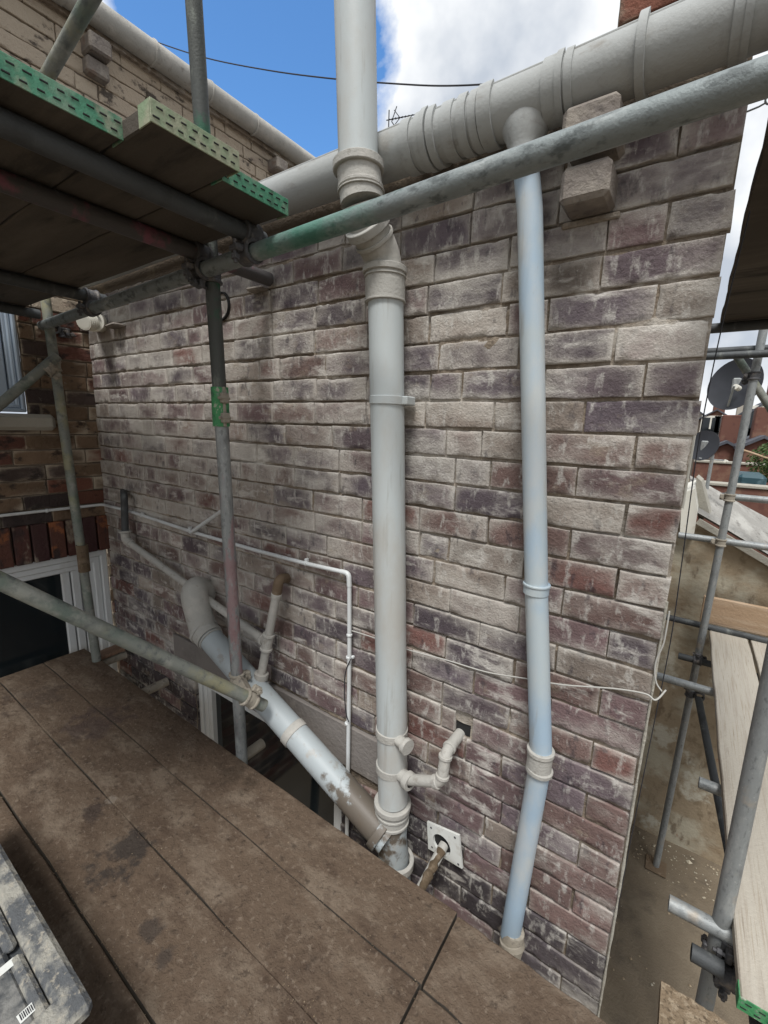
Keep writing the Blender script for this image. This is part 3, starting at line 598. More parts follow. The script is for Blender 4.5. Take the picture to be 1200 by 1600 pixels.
# ---------------------------------------------------------------- main soil pipe
SR = .0535
def sp(px, py, y=-.078): return at(px, py, y=y)
soil = thing('soil_pipe', (-.75, -.078, -.2), 'thick pale grey soil pipe with offset bend, tallest pipe in the middle of the wall', 'pipe')
foot = sp(614, 1250); top = sp(602, 425)
b = MB(); b.sweep(subdiv(foot, top, 20), SR, seg=36); b.build('pipe', 'pvc', soil)
# offset bend in two halves and vent above
pA = sp(601, 440); pB = sp(598, 402, -.082); pC = sp(574, 352, -.155); pD = sp(566, 318, -.178); pE = sp(560, 262, -.183); pF = at(552, -120, y=-.19)
b = MB(); b.sweep(fillet([pA, pB, pC, pD], .06, 8), SR + .001, seg=36); b.build('offset_bend', 'pvc_dusty', soil)
b = MB(); b.sweep(subdiv(pD, pE, 3), SR + .006, seg=36)
ax = (pF - pE).normalized()
ring(b, pE, ax, SR, .022, .016); ring(b, lerp(pD, pE, .42), ax, SR + .005, .010, .004); ring(b, lerp(pD, pE, .3), ax, SR + .005, .004, .006); b.build('socket', 'pvc_dusty', soil)
b = MB(); b.sweep(subdiv(pE, pF, 12), SR, seg=36, hollow=.05); b.build('vent_pipe', 'pvc', soil)
b = MB(); d_ = (pB - pC).normalized(); ring(b, lerp(pC, pB, .02), d_, SR, .024, .013); b.build('socket', 'pvc_dusty', soil); b = MB(); ring(b, lerp(pC, pB, .42), d_, SR, .012, .006); b.build('collar', 'pvc_dusty', soil)
b = MB(); b.sweep([sp(602, 424), sp(602, 474)], SR + .0065, seg=36); ring(b, sp(601.5, 424), (0, 0, 1), SR, .018, .013); ring(b, sp(602, 434), (0, 0, 1), SR, .004, .010); ring(b, sp(602, 472), (0, 0, 1), SR, .006, .009); b.build('socket', 'pvc_dusty', soil)
c = sp(606, 626); b = MB(); ring(b, c, (0, 0, 1), SR, .026, .004); b.box(c + Vector((.058, .02, 0)), (.03, .05, .026), bev=.003); b.box(c + Vector((0, .062, 0)), (.12, .012, .026), bev=.003); b.build('pipe_clip', 'pvc', soil)
c = sp(612, 1142); b = MB(); ring(b, c, (0, 0, 1), SR, .03, .0035); b.sweep([c + Vector((.03, -.02, 0)), c + Vector((.078, -.032, 0))], .020, seg=24)
ring(b, c + Vector((.082, -.033, 0)), (1, -.3, 0), .018, .018, .009); b.sweep([c + Vector((.076, -.031, 0)), c + Vector((.091, -.0355, 0))], .0265, seg=24); b.build('access_cap', 'pvc_dusty', soil)
c = sp(612, 1197); b = MB(); ring(b, c, (0, 0, 1), SR, .03, .0035); ax = Vector((1, -.25, .02)).normalized(); b.sweep([c + ax * .03, c + ax * .085], .024, seg=24); ring(b, c + ax * .088, ax, .022, .022, .009)
b.build('boss', 'pvc_dusty', soil)
c = sp(613, 1262); b = MB(); b.sweep([c + Vector((0, 0, -.05)), c + Vector((0, 0, .02))], SR + .006, seg=36); ring(b, c + Vector((0, 0, .02)), (0, 0, 1), SR, .02, .014); ring(b, c + Vector((0, 0, -.01)), (0, 0, 1), SR + .005, .01, .005); ring(b, c + Vector((0, 0, -.045)), (0, 0, 1), SR + .005, .012, .005); b.build('socket', 'pvc_dusty', soil)
b = MB(); low = sp(622, 1400); b.sweep([c + Vector((0, 0, -.04)), c + Vector((0.0, 0, -.12)), low, low + Vector((.01, 0, -.6)), low + Vector((.01, 0, -1.95))], [SR + .004, SR + .004, SR, SR, SR], seg=36)
b.build('branch', 'pvc_muddy', soil, label='muddy branch fitting at the foot'); b = MB(); ring(b, sp(620, 1345), (0, 0, 1), SR, .03, .010); b.build('collar', 'pvc_dusty', soil)

# sloping soil branch under the window head
db = thing('soil_pipe', (-1.8, -.1, .4), 'mud-spattered pale pipe sloping down to the right, out of a grey wall elbow', 'pipe')
q0 = at(318, 985, y=-.115); q1 = at(607, 1312, y=-.115); dd_ = (q1 - q0).normalized()
b = MB(); b.sweep(subdiv(q0, q1, 16), .0545, seg=36); b.build('pipe', 'pvc_muddy', db)
e0 = at(318, 955, y=.02); e1 = at(305, 945, y=-.12) + Vector((0, 0, .02))
b = MB(); b.sweep(fillet([at(330, 930, y=.03), at(303, 925, y=-.115) + Vector((-.02, 0, .03)), q0], .11, 12), .062, seg=36); b.build('elbow', 'pvc_dusty', db, label='dusty grey elbow coming out of the wall')
b = MB(); ring(b, q0 + dd_ * .03, dd_, .0545, .05, .010); ring(b, q0 + dd_ * .005, dd_, .0545, .016, .016); ring(b, q0 + dd_ * .065, dd_, .0545, .008, .006); b.build('socket', 'pvc_dusty', db)
t0 = at(418, 1072, y=-.115); 
b = MB(); ring(b, q0.lerp(q1, .56), dd_, .0545, .035, .004); b.build('pipe_clip', 'pvc_dusty', db)
b = MB(); ring(b, q0.lerp(q1, .97), dd_, .0545, .03, .012); b.build('socket', 'pvc_muddy', db)

# second, thinner downpipe
dr = .0305
dpipe = thing('downpipe', (-.3, -.06, -.1), 'slimmer blue-grey rainwater pipe dropping from the gutter outlet near the wall corner', 'pipe')
d0 = ot + Vector((0, .012, -.05)); d1 = at(828, 330, y=-.055); d2 = at(838, 920, y=-.055); d3 = at(845, 1172, y=-.055); d4 = at(843, 1200, y=-.055); d5 = at(797, 1462, y=-.055)
b = MB(); b.sweep([d0] + subdiv(d1, d2, 10) + subdiv(d2, d3, 4)[1:], dr, seg=30); b.build('upper_length', 'pvc_blue', dpipe)
b = MB(); b.sweep(fillet([d3, d4, d5], .04), dr, seg=30); b.build('lower_length', 'pvc_blue', dpipe)
b = MB(); ring(b, d2, (0, 0, 1), dr, .028, .0035); ring(b, d2 + Vector((0, 0, .013)), (0, 0, 1), dr, .006, .006); b.build('socket', 'pvc_blue', dpipe)
b = MB(); a_ = (d3 - d4).normalized(); ring(b, d3 + Vector((0, 0, -.002)), (0, 0, 1), dr, .014, .008); ring(b, lerp(d3, d4, .85) + Vector((0, 0, -.012)), (0.1, 0, 1), dr, .014, .0075); b.sweep([d3, d4 + Vector((-.003, 0, -.012))], dr + .0045, seg=30); b.build('socket', 'pvc_dusty', dpipe)
s6 = at(800, 1475, y=-.062); s7 = at(785, 1530, y=-.08)
b = MB(); b.sweep([d5 + Vector((.01, 0, .03)), s6, s7, s7 + Vector((-.05, 0, -.25)), s7 + Vector((-.05, 0, -1.9))], [dr + .002, dr + .005, dr + .002, dr, dr], seg=30); ring(b, s6 + Vector((0, 0, .005)), (d5 - s6).normalized() + Vector((0, 0, .6)), dr, .02, .008); b.build('shoe', 'fitting_dusty', dpipe, label='crusted end piece')

# waste trap from the hole to the soil boss
wt = thing('waste_pipe', (-.6, -.05, .25), 'short dusty waste pipe with swan-neck from a wall hole into the thick soil pipe', 'pipe')
bc = c = sp(612, 1197) + Vector((1, -.25, .02)).normalized() * .08
w1 = at(690, 1222, y=-.10); w2 = at(697, 1175, y=-.085); w3 = at(722, 1142, y=.03)
b = MB(); b.sweep(fillet([bc, w1, w2, w3], .028, 8), .0185, seg=24); b.build('pipe', 'pvc_dusty', wt)
for (p_, d__, wd_, th_) in ((bc.lerp(w1, .85), w1 - bc, .02, .004), (w1.lerp(w2, .2), w2 - w1, .012, .004), (w1.lerp(w2, .85), w2 - w1, .012, .004), (w2.lerp(w3, .2), w3 - w2, .012, .004)): b = MB(); ring(b, p_, d__, .0185, wd_, th_, seg=24); b.build('socket', 'pvc_dusty', wt)

# vent plate and overflow pipe
vp = thing('vent_plate', (-.55, -.01, .0), 'square white plastic vent plate tipped on the wall with a round hole', 'vent')
cs = [at(667, 1284, y=-.016), at(717, 1306, y=-.030), at(722, 1358, y=-.030), at(669, 1326, y=-.016)]
cen = sum(cs, Vector()) / 4; n_ = 28; outer = []; inner = []
hc = at(690, 1320, y=-.024)
for k in range(n_):
    t = k / n_ * 4; i = int(t); outer.append(cs[i].lerp(cs[(i + 1) % 4], t - i))
uu = (cs[1] - cs[0]).normalized(); vv = (cs[3] - cs[0]); vv = (vv - uu * vv.dot(uu)).normalized()
a0 = math.atan2((cs[0] - hc).dot(vv), (cs[0] - hc).dot(uu))
for p in outer:
    a = math.atan2((p - hc).dot(vv), (p - hc).dot(uu)); inner.append(hc + (uu * math.cos(a) + vv * math.sin(a)) * .037)
nrm = uu.cross(vv); nrm = nrm if nrm.y < 0 else -nrm; th = nrm * .008
b = MB(); vs = outer + inner + [p - th for p in outer] + [p - th * 3 for p in inner]
fs = []
for k in range(n_):
    j = (k + 1) % n_; fs += [(k, j, n_ + j, n_ + k), (k, 2 * n_ + k, 2 * n_ + j, j), (n_ + k, n_ + j, 3 * n_ + j, 3 * n_ + k)]
b.add(vs, fs, 0, False); b.build('plate', 'label_white', vp)
for q in (cs[0].lerp(cs[2], .13), cs[1].lerp(cs[3], .12), cs[2].lerp(cs[0], .10), cs[3].lerp(cs[1], .14)): b = MB(); b.lathe(q, nrm, [(0, .0045), (.0015, .004), (.002, 0)], 10); b.build('screw', 'fitting', vp)
MB().box(hc + Vector((0, .016, 0)), (.07, .006, .07), bev=.002).build('duct', 'slot_dark', vp)
op = thing('overflow_pipe', (-.6, -.1, -.1), 'mud-caked short pipe poking out of the square vent plate', 'pipe')
o1 = hc + Vector((.006, .01, -.004)); o2 = at(648, 1405, y=-.20)
b = MB(); b.sweep([o1, lerp(o1, o2, .3), lerp(o1, o2, .6), o2], [.0165, .0165, .016, .016], seg=24, hollow=.04, wob=.0006); b.build('pipe', 'pvc_dusty', op)
pm('mud', (.10, .072, .045), [((.17, .13, .09), 30, .5, .7, 7, S1)], rough=.97, bump=((80, 1, 7),))
b = MB(); up_ = Vector((0, 0, .006)) + Vector((.004, -.004, 0)); b.sweep([lerp(o1, o2, t) + up_ for t in np.linspace(.12, .95, 16)], [.0105 + random.uniform(0, .0065) for i in range(16)], seg=14, wob=.0016); b.build('mud_crust', 'mud', op)

# thin white conduit on both walls
cn = thing('conduit', (-2, -.02, .8), 'thin white conduit crossing the side wall and brick wall then dropping beside the soil pipe', 'pipe')
cw = [at(0, 806, x=-3.0), at(80, 797, x=-3.0), at(163, 788, x=-3.0)]; cw[-1].y = -.02
cm = [at(p[0], p[1], y=-.02) for p in ((200, 798), (300, 831), (400, 860), (480, 881), (533, 893))]
cdn = [at(p[0], p[1], y=-.02) for p in ((546, 912), (546, 1030), (544, 1180), (542, 1310), (540, 1400))]
path = fillet(cw + cm, .03, 3)
b = MB(); b.sweep(path + [], .0085, seg=14); b.build('pipe', 'upvc', cn)
b = MB(); b.sweep(fillet([cm[-1], at(545, 896, y=-.02), cdn[0] + Vector((0, 0, -.01))], .035, 8), .0098, seg=14); b.build('bend', 'upvc', cn)
b = MB(); b.sweep(cdn, .0085, seg=14); b.build('drop_pipe', 'upvc', cn)
for p in ((222, 806), (296, 829), (478, 880)):
    q = at(*p, y=-.02); b = MB(); ring(b, q, (1, 0, -.3), .0085, .012, .003, seg=14); b.box(q + Vector((0, .004, .013)), (.012, .016, .012), bev=.002); b.build('clip', 'upvc', cn)
for p in ((546, 992), (545, 1027), (543, 1130)):
    q = at(*p, y=-.02); b = MB(); ring(b, q, (0, 0, 1), .0085, .010, .003, seg=14)
    if p[1] == 1027: b.box(q + Vector((.014, .008, .003)), (.012, .012, .01), bev=.002)
    b.build('clip', 'upvc', cn)
q = at(73, 798, x=-3.0); b = MB(); ring(b, q, (0, 1, 0), .0085, .012, .003, seg=14); b.build('clip', 'upvc', cn)

# waste pipe with rusty wall elbow, running down to the tee
wp = thing('waste_pipe', (-2.3, -.04, .6), 'long thin beige waste pipe running down from the house corner to a tee', 'pipe')
k0 = at(193, 768, y=.01); k1 = at(194, 775, y=-.06); k2 = at(196, 838, y=-.06); k3 = at(205, 850, y=-.06); k4 = at(412, 1000, y=-.06)
b = MB(); b.sweep(fillet([k0, k1, k2 + Vector((0, 0, .01))], .03), .019, seg=20); b.build('stack', 'dark_tube', wp, label='blackened upright stub')
b = MB(); ring(b, k2 + Vector((0, 0, .03)), (0, 0, 1), .019, .012, .015, seg=20); b.sweep(fillet([k2 + Vector((0, 0, .02)), k2 + Vector((0, 0, -.02)), k3], .03), .024, seg=20); b.build('socket', 'pvc_dusty', wp)
b = MB(); b.sweep(subdiv(k3, k4, 8), .0185, seg=20); b.build('pipe', 'pvc_dusty', wp)
wq = thing('waste_pipe', (-1.4, -.05, .5), 'upright thin waste pipe from a brown wall stub down into the sloping pipe', 'pipe')
m0 = at(450, 903, y=.01); m1 = at(436, 908, y=-.065); m2 = at(418, 1002, y=-.07); m3 = at(408, 1056, y=-.09); m4 = at(404, 1080, y=-.10)
pm('rusty', (.14, .10, .065), [((.22, .17, .12), 20, .5, .7, 7, S1)], rough=.95, bump=((80, .8, 7),))
b = MB(); b.sweep(fillet([m0, m1 + Vector((0, 0, .01)), lerp(m1, m2, .2)], .03), .021, seg=20); b.build('elbow', 'rusty', wq, label='muddy brown elbow')
b = MB(); b.sweep([lerp(m1, m2, .1), m2, m3, m4], .0185, seg=20)
b.build('pipe', 'pvc_dusty', wq)
b = MB(); ring(b, lerp(m1, m2, .22), m2 - m1, .0185, .02, .004, seg=20); b.build('collar', 'pvc_dusty', wq); b = MB(); ring(b, m2, m3 - m2, .0185, .075, .0045, seg=20); ring(b, m2 + (m2 - m3).normalized() * .03, m3 - m2, .0185, .012, .009, seg=20); ring(b, m2 - (m2 - m3).normalized() * .036, m3 - m2, .0185, .012, .009, seg=20)
b.build('tee', 'pvc_dusty', wq)
b = MB(); b.sweep([k4, m2], .023, seg=20); ring(b, k4, m2 - k4, .0185, .02, .009, seg=20); b.build('tee_arm', 'pvc_dusty', wq)
b = MB(); ring(b, m3, m4 - m3, .0185, .03, .013, seg=24); ring(b, lerp(m3, m4, .5), m4 - m3, .0185, .02, .018, seg=24); ring(b, m4, m4 - m3, .0185, .03, .022, seg=24); b.build('boss', 'pvc_dusty', wq)
bt = thing('pipe_offcut', (-1.9, -.03, .8), 'short pale plastic strip propped across the conduit behind the scaffold pole', 'pipe')
b = MB(); b.sweep([at(298, 832, y=-.035), at(350, 796, y=-.10)], .009, seg=12, hollow=.02); b.build('pipe', 'upvc', bt)
vc = thing('flue_vent', (-2.8, -.05, 1.9), 'round cream vent cowl with slots poking out of the wall top corner', 'vent')
v0 = at(160, 506, y=.02); v1 = at(146, 502, y=-.09); v2 = at(126, 503, y=-.17)
b = MB(); b.sweep([v0, v1], .047, seg=24); ring(b, v1, v1 - v0, .045, .02, .008); b.build('duct', 'paint_white', vc)
b = MB(); axv = (v2 - v1).normalized()
for k in range(5): ring(b, v1 + axv * (.015 + .014 * k), axv, .036, .006, .006, seg=20)
b.sweep([v1, v1 + axv * .075], .034, seg=20); b.build('cowl', 'paint_white', vc)
hl = thing('wall_vent', (-1.6, -.02, 1.75), 'round dark open duct in the wall just right of the scaffold pole', 'vent')
hc2 = at(344, 478, y=-.01); b = MB(); b.lathe(hc2 + Vector((0, .03, 0)), (0, -1, 0), [(0, .0), (0, .050), (.03, .050), (.032, .056), (.02, .058)], 28); b.build('duct', 'slot_dark', hl)

# rope and cables
def cable(name, pts, r, mat, label, cat='cable', cg=None, n=6):
    P = [Vector(p) for p in pts]; out = []
    for i in range(len(P) - 1):
        p0 = P[max(i - 1, 0)]; p1 = P[i]; p2 = P[i + 1]; p3 = P[min(i + 2, len(P) - 1)]
        for k in range(n):
            t = k / n; out.append(.5 * ((2 * p1) + (p2 - p0) * t + (2 * p0 - 5 * p1 + 4 * p2 - p3) * t * t + (3 * p1 - p0 - 3 * p2 + p3) * t ** 3))
    out.append(P[-1]); b = MB(); b.sweep(out, r, seg=8); return b.build(name, mat, label=label, cat=cat, group=cg)
cable('rope', [at(*p, y=-.012) for p in ((548, 985), (580, 995), (640, 1016), (700, 1032), (760, 1050), (820, 1060), (880, 1070), (960, 1076), (1008, 1084))] + [Vector((.012, -.012, at(1012, 1086, y=0).z)), Vector((.03, .01, at(1030, 1078, y=0).z))], .0022, 'rope_white', 'frayed pale string stretched across the bricks to the wall corner', 'string')
cable('telephone_cable', [at(*p, y=-.006) for p in ((1046, 955), (1041, 985), (1036, 1008), (1026, 1030), (1023, 1050), (1026, 1068), (1034, 1080))], .0019, 'rope_white', 'loose white cable dangling down the wall corner with a kinked end', 'cable')
cable('hanging_wire', [at(*p, y=.06) for p in ((1172, 330), (1128, 510), (1092, 690), (1068, 860), (1048, 1000), (1018, 1150), (988, 1300), (950, 1500))], .0013, 'cable_black', 'thin dark wire hanging straight down past the wall corner', 'wire')
cable('overhead_cable', [at(*p, y=5) for p in ((60, -30), (170, 35), (235, 62), (320, 90), (420, 110), (520, 123), (620, 131), (700, 134), (800, 128), (960, 108), (1120, 80), (1500, 20), (2400, -200))], .011, 'cable_black', 'thin black overhead cable sagging across the blue sky', 'cable')
ct = at(545, 1050, y=-.02)
cable('cable_loop', [at(*p, y=-.03) for p in ((548, 1030), (540, 1050), (538, 1080), (541, 1115), (545, 1128))], .0022, 'cable_black', 'small black cable bowed out beside the white conduit drop', 'cable')

# ---------------------------------------------------------------- scaffold
TR = .02415
def tube(p, q, mat, label, hollow=.12, cg='scaffold tubes', extra=()):
    p = Vector(p); q = Vector(q); t = thing('scaffold_tube', p if p.z <= q.z else q, label, 'scaffold tube', cg)
    n = max(4, int((q - p).length / .15)); b = MB(); b.sweep(subdiv(p, q, n), TR, seg=28, hollow=hollow, cap=False)
    b.build('pipe', mat, t); return t
def coupler(c, a1, a2, off, label, mat='fitting', swivel=False, side=1):
    """double coupler: a band round each of two tubes (first centred on c, second on c + off) with a saddle and T-bolts"""
    c = Vector(c); off = Vector(off); a1 = Vector(a1).normalized(); a2 = Vector(a2).normalized()
    t = thing('scaffold_coupler', c, label, 'coupler', 'scaffold couplers')
    for (p, a, o_) in ((c, a1, off), (c + off, a2, -off)):
        b = MB(); w_ = .052; b.lathe(p, a, [(-w_ / 2, TR), (-w_ / 2, TR + .009), (-w_ / 2 + .006, TR + .010), (-w_ / 2 + .012, TR + .0055), (w_ / 2 - .012, TR + .0055), (w_ / 2 - .006, TR + .010), (w_ / 2, TR + .009), (w_ / 2, TR)], 28)
        s_ = a.cross(o_.normalized()).normalized() * side
        bp = p + s_ * (TR + .010)
        b.box(bp + o_.normalized() * .006, (.016, .016, .016), bev=.003); b.build('band', mat, t)
        e = -o_.normalized()
        fx = MB(); M = Matrix((s_, e, a)).transposed(); fx.box(bp + s_ * .010, (.026, .018, .040), rot=M, bev=.004); fx.build('flap', mat, t)
        bo = MB(); st = bp + s_ * .014 - e * .022; bo.sweep([st, st + e * .062], .0058, seg=12); bb = bo.build('bolt', mat, t)
        nt_ = MB(); nt_.sweep([st + e * .040, st + e * .052], .0125, seg=6); nt_.build('nut', mat, bb)
    sa = MB(); o_ = off.normalized(); M = Matrix((a1, a2 - a1 * a2.dot(a1), a1.cross(a2))).transposed() if a1.cross(a2).length > .1 else Matrix.Identity(3)
    M = Matrix([v.normalized() for v in (M.col[0], M.col[1], M.col[2])]).transposed()
    sa.box(c + off / 2, (.044, .044, max(.01, off.length - 2 * TR + .004)), rot=M, bev=.004); sa.build('saddle', mat, t)
    return t
ZT = 1.935
lA = at(70, 508, z=ZT); lB = at(400, 385, z=ZT); lC = at(1000, 180, z=ZT); 
ldir = (lC - lA).normalized(); lEnd = lC + (lC - lB).normalized() * .9; lSt = at(40, 518, z=ZT)
tube(lSt, lB.lerp(lC, 0), 'dark_tube', 'dark ledger tube under the deck, running on behind the green length', hollow=.1) if False else None
ledger = tube(lSt, lEnd, 'ledger_metal', 'long ledger tube crossing in front of all the pipes, green in its middle')
# standard (two lengths joined by a sleeve)
pt = at(303, 5, y=-.312); pm_ = at(345, 640, y=-.238); pb = at(378, 1185, y=-.175)
pdn = pb + (pb - pm_).normalized() * 2.12; pdn.z = -2.14
tube(pm_, pt + (pt - pm_).normalized() * .6, 'dark_green_tube', 'upper length of the upright pole through the deck, dark with green wear')
def pink_layer(n, l, geo, cur, noise):
    sp_ = n.new('ShaderNodeSeparateXYZ'); l.new(geo.outputs['Position'], sp_.inputs[0])
    a = n.new('ShaderNodeMath'); a.operation = 'SUBTRACT'; l.new(sp_.outputs['Z'], a.inputs[0]); a.inputs[1].default_value = .78
    b_ = n.new('ShaderNodeMath'); b_.operation = 'ABSOLUTE'; l.new(a.outputs[0], b_.inputs[0])
    c_ = n.new('ShaderNodeMath'); c_.operation = 'MULTIPLY_ADD'; l.new(noise(30, 9, (1, 1, .35)), c_.inputs[0]); c_.inputs[1].default_value = 3.2; l.new(b_.outputs[0], c_.inputs[2])
    mr = n.new('ShaderNodeMapRange'); mr.inputs['From Min'].default_value = 1.55; mr.inputs['From Max'].default_value = 1.85; mr.inputs['To Min'].default_value = .5; mr.inputs['To Max'].default_value = 0
    l.new(c_.outputs[0], mr.inputs['Value']); mx = n.new('ShaderNodeMix'); mx.data_type = 'RGBA'; l.new(mr.outputs[0], mx.inputs[0]); l.new(cur, mx.inputs[6]); mx.inputs[7].default_value = (.36, .17, .18, 1); return mx.outputs[2]
pm('pole_pink', (.27, .285, .285), [((.10, .105, .11), 75, .54, .68, 6, (1, 1, .5), .55), ((.50, .50, .48), 110, .60, .72, 5, S1, .5), ((.42, .43, .42), 30, .5, .72, 8, (1, 1, .35), .7), ((.14, .14, .14), 16, .52, .70, 8, (1, 1, .4), .7), ((.36, .31, .25), 8, .58, .72, 8, S1, .7)], rough=.5, metal=.35, bump=((150, .35, 6),), extra=pink_layer)
tube(pdn, pm_, 'pole_pink', 'lower length of the upright pole, galvanised with a scuffed pink stripe')
sl_ = thing('sleeve_coupler', pm_ + Vector((0, 0, -.09)), 'green painted sleeve joining two lengths of the upright pole', 'coupler')
d_ = (pt - pm_).normalized(); s0 = at(346, 666, y=-.237); s1 = at(343, 605, y=-.240)
b = MB(); b.lathe(s0, s1 - s0, [(0, TR), (0, TR + .006), ((s1 - s0).length, TR + .006), ((s1 - s0).length, TR)], 28); b.build('sleeve', 'green_paint', sl_)
b = MB()
for t in (.22, .72): b.box(lerp(s0, s1, t) + Vector((.034, -.006, 0)), (.02, .03, .036), bev=.004)
b.box(lerp(s0, s1, .5) + Vector((.028, -.004, 0)), (.012, .012, .14), bev=.003); b.build('hinge_lug', 'fitting_dusty', sl_)
for t in (.22, .72):
    b = MB(); q = lerp(s0, s1, t) + Vector((.040, -.02, 0)); b.sweep([q + Vector((0, -.014, 0)), q + Vector((0, .03, 0))], .006, seg=10); b.build('bolt', 'fitting_dusty', sl_)
# coupler pole-ledger
lp = at(335, 415, z=ZT); py = pm_.y + (pt.y - pm_.y) * (ZT - pm_.z) / (pt.z - pm_.z)
cp = Vector((pm_.x + (pt.x - pm_.x) * (ZT - pm_.z) / (pt.z - pm_.z), py, ZT)); lq = lA.lerp(lC, (cp.x - lA.x) / (lC.x - lA.x))
coupler(lq, ldir, (0, 0, 1), cp - lq + Vector((0, 0, -.005)), 'dark coupler clamping the ledger to the upright pole', side=-1)
# guard rail coming down to the pole
g0 = at(390, 1092, y=-.250); g1 = at(100, 955, y=-.76)
gdir = (g0 - g1).normalized(); ge = g0 + gdir * .075; gs = g1 - gdir * 1.0
tube(gs, ge, 'galvanised_grimy', 'grimy greenish brace tube slanting across the left foreground to the pole foot')
cp2 = Vector((pm_.x + (pb.x - pm_.x) * (g0.z - pm_.z) / (pb.z - pm_.z), pm_.y + (pb.y - pm_.y) * (g0.z - pm_.z) / (pb.z - pm_.z), g0.z))
coupler(g0, gdir, (0, 0, 1), cp2 - g0, 'mortar-crusted coupler at the foot of the slanting brace', mat='fitting_dusty')
# left standard + brace
ls0 = at(82, 545, y=-.22); ls1 = at(143, 975, y=-.22); lsd = (ls1 - ls0); lb_ = ls0 + lsd * ((-2.13 - ls0.z) / lsd.z)
tube(lb_, ls0 - lsd.normalized() * .30, 'galvanised_grimy', 'upright pole in the corner by the side wall windows')
br0 = at(76, 568, y=-.28); br1 = at(0, 632, y=-.50)
tube(br1 + (br1 - br0) * 2.5, br0 - (br1 - br0).normalized() * .06, 'galvanised_grimy', 'diagonal brace sloping down from the corner pole past the upper window')
coupler(ls0 + Vector((0, 0, -.09)), lsd, br1 - br0, br0 - ls0 + Vector((0, 0, .06)), 'dusty coupler near the top of the corner pole', mat='fitting_dusty')
coupler(at(82, 512, z=ZT) + Vector((0, 0, 0)), ldir, (0, 0, 1), (0, .055, -.02), 'dark coupler at the far left end of the ledger')
q = at(130, 872, y=-.22); slc = thing('sleeve_coupler', q, 'rusty sleeve low on the corner pole', 'coupler'); b = MB(); b.lathe(q + Vector((0, 0, -.08)), (0, 0, 1), [(0, TR), (0, TR + .006), (.16, TR + .006), (.16, TR)], 24); b.build('sleeve', 'rusty', slc); b = MB(); b.box(q + Vector((.03, -.01, .03)), (.018, .03, .03)); b.box(q + Vector((.03, -.01, -.04)), (.018, .03, .03)); b.build('hinge_lug', 'rusty', slc)
# transoms carrying the upper deck
ZR = ZT + 2 * TR + .001
trs = []
for (x, y1, mat, lab) in ((-1.135, -.27, 'dark_tube', 'dark transom under the deck nearest its stepped end'), (-1.40, -.018, 'pink_tube', 'pink-stained dark transom under the deck poking out past the ledger'),
                          (-2.32, -.20, 'dark_tube', 'dark transom under the middle of the upper deck'), (-2.97, -.25, 'dark_tube', 'dark transom beside the upper side window')):
    trs.append(tube((x, -1.5, ZR - .001), (x, y1, ZR - .001), mat, lab)); ly = lA.lerp(lC, (x - lA.x) / (lC.x - lA.x))
    if x > -2.9: coupler((x, ly.y, ZR), (0, 1, 0), ldir, (0, 0, ly.z - ZR), 'coupler hanging under the transom ' + {-1.135: 'nearest the stepped deck end', -1.40: 'with the pink stain', -2.32: 'in the middle of the deck'}[x])
ZD = ZR + TR + .001      # underside of upper deck
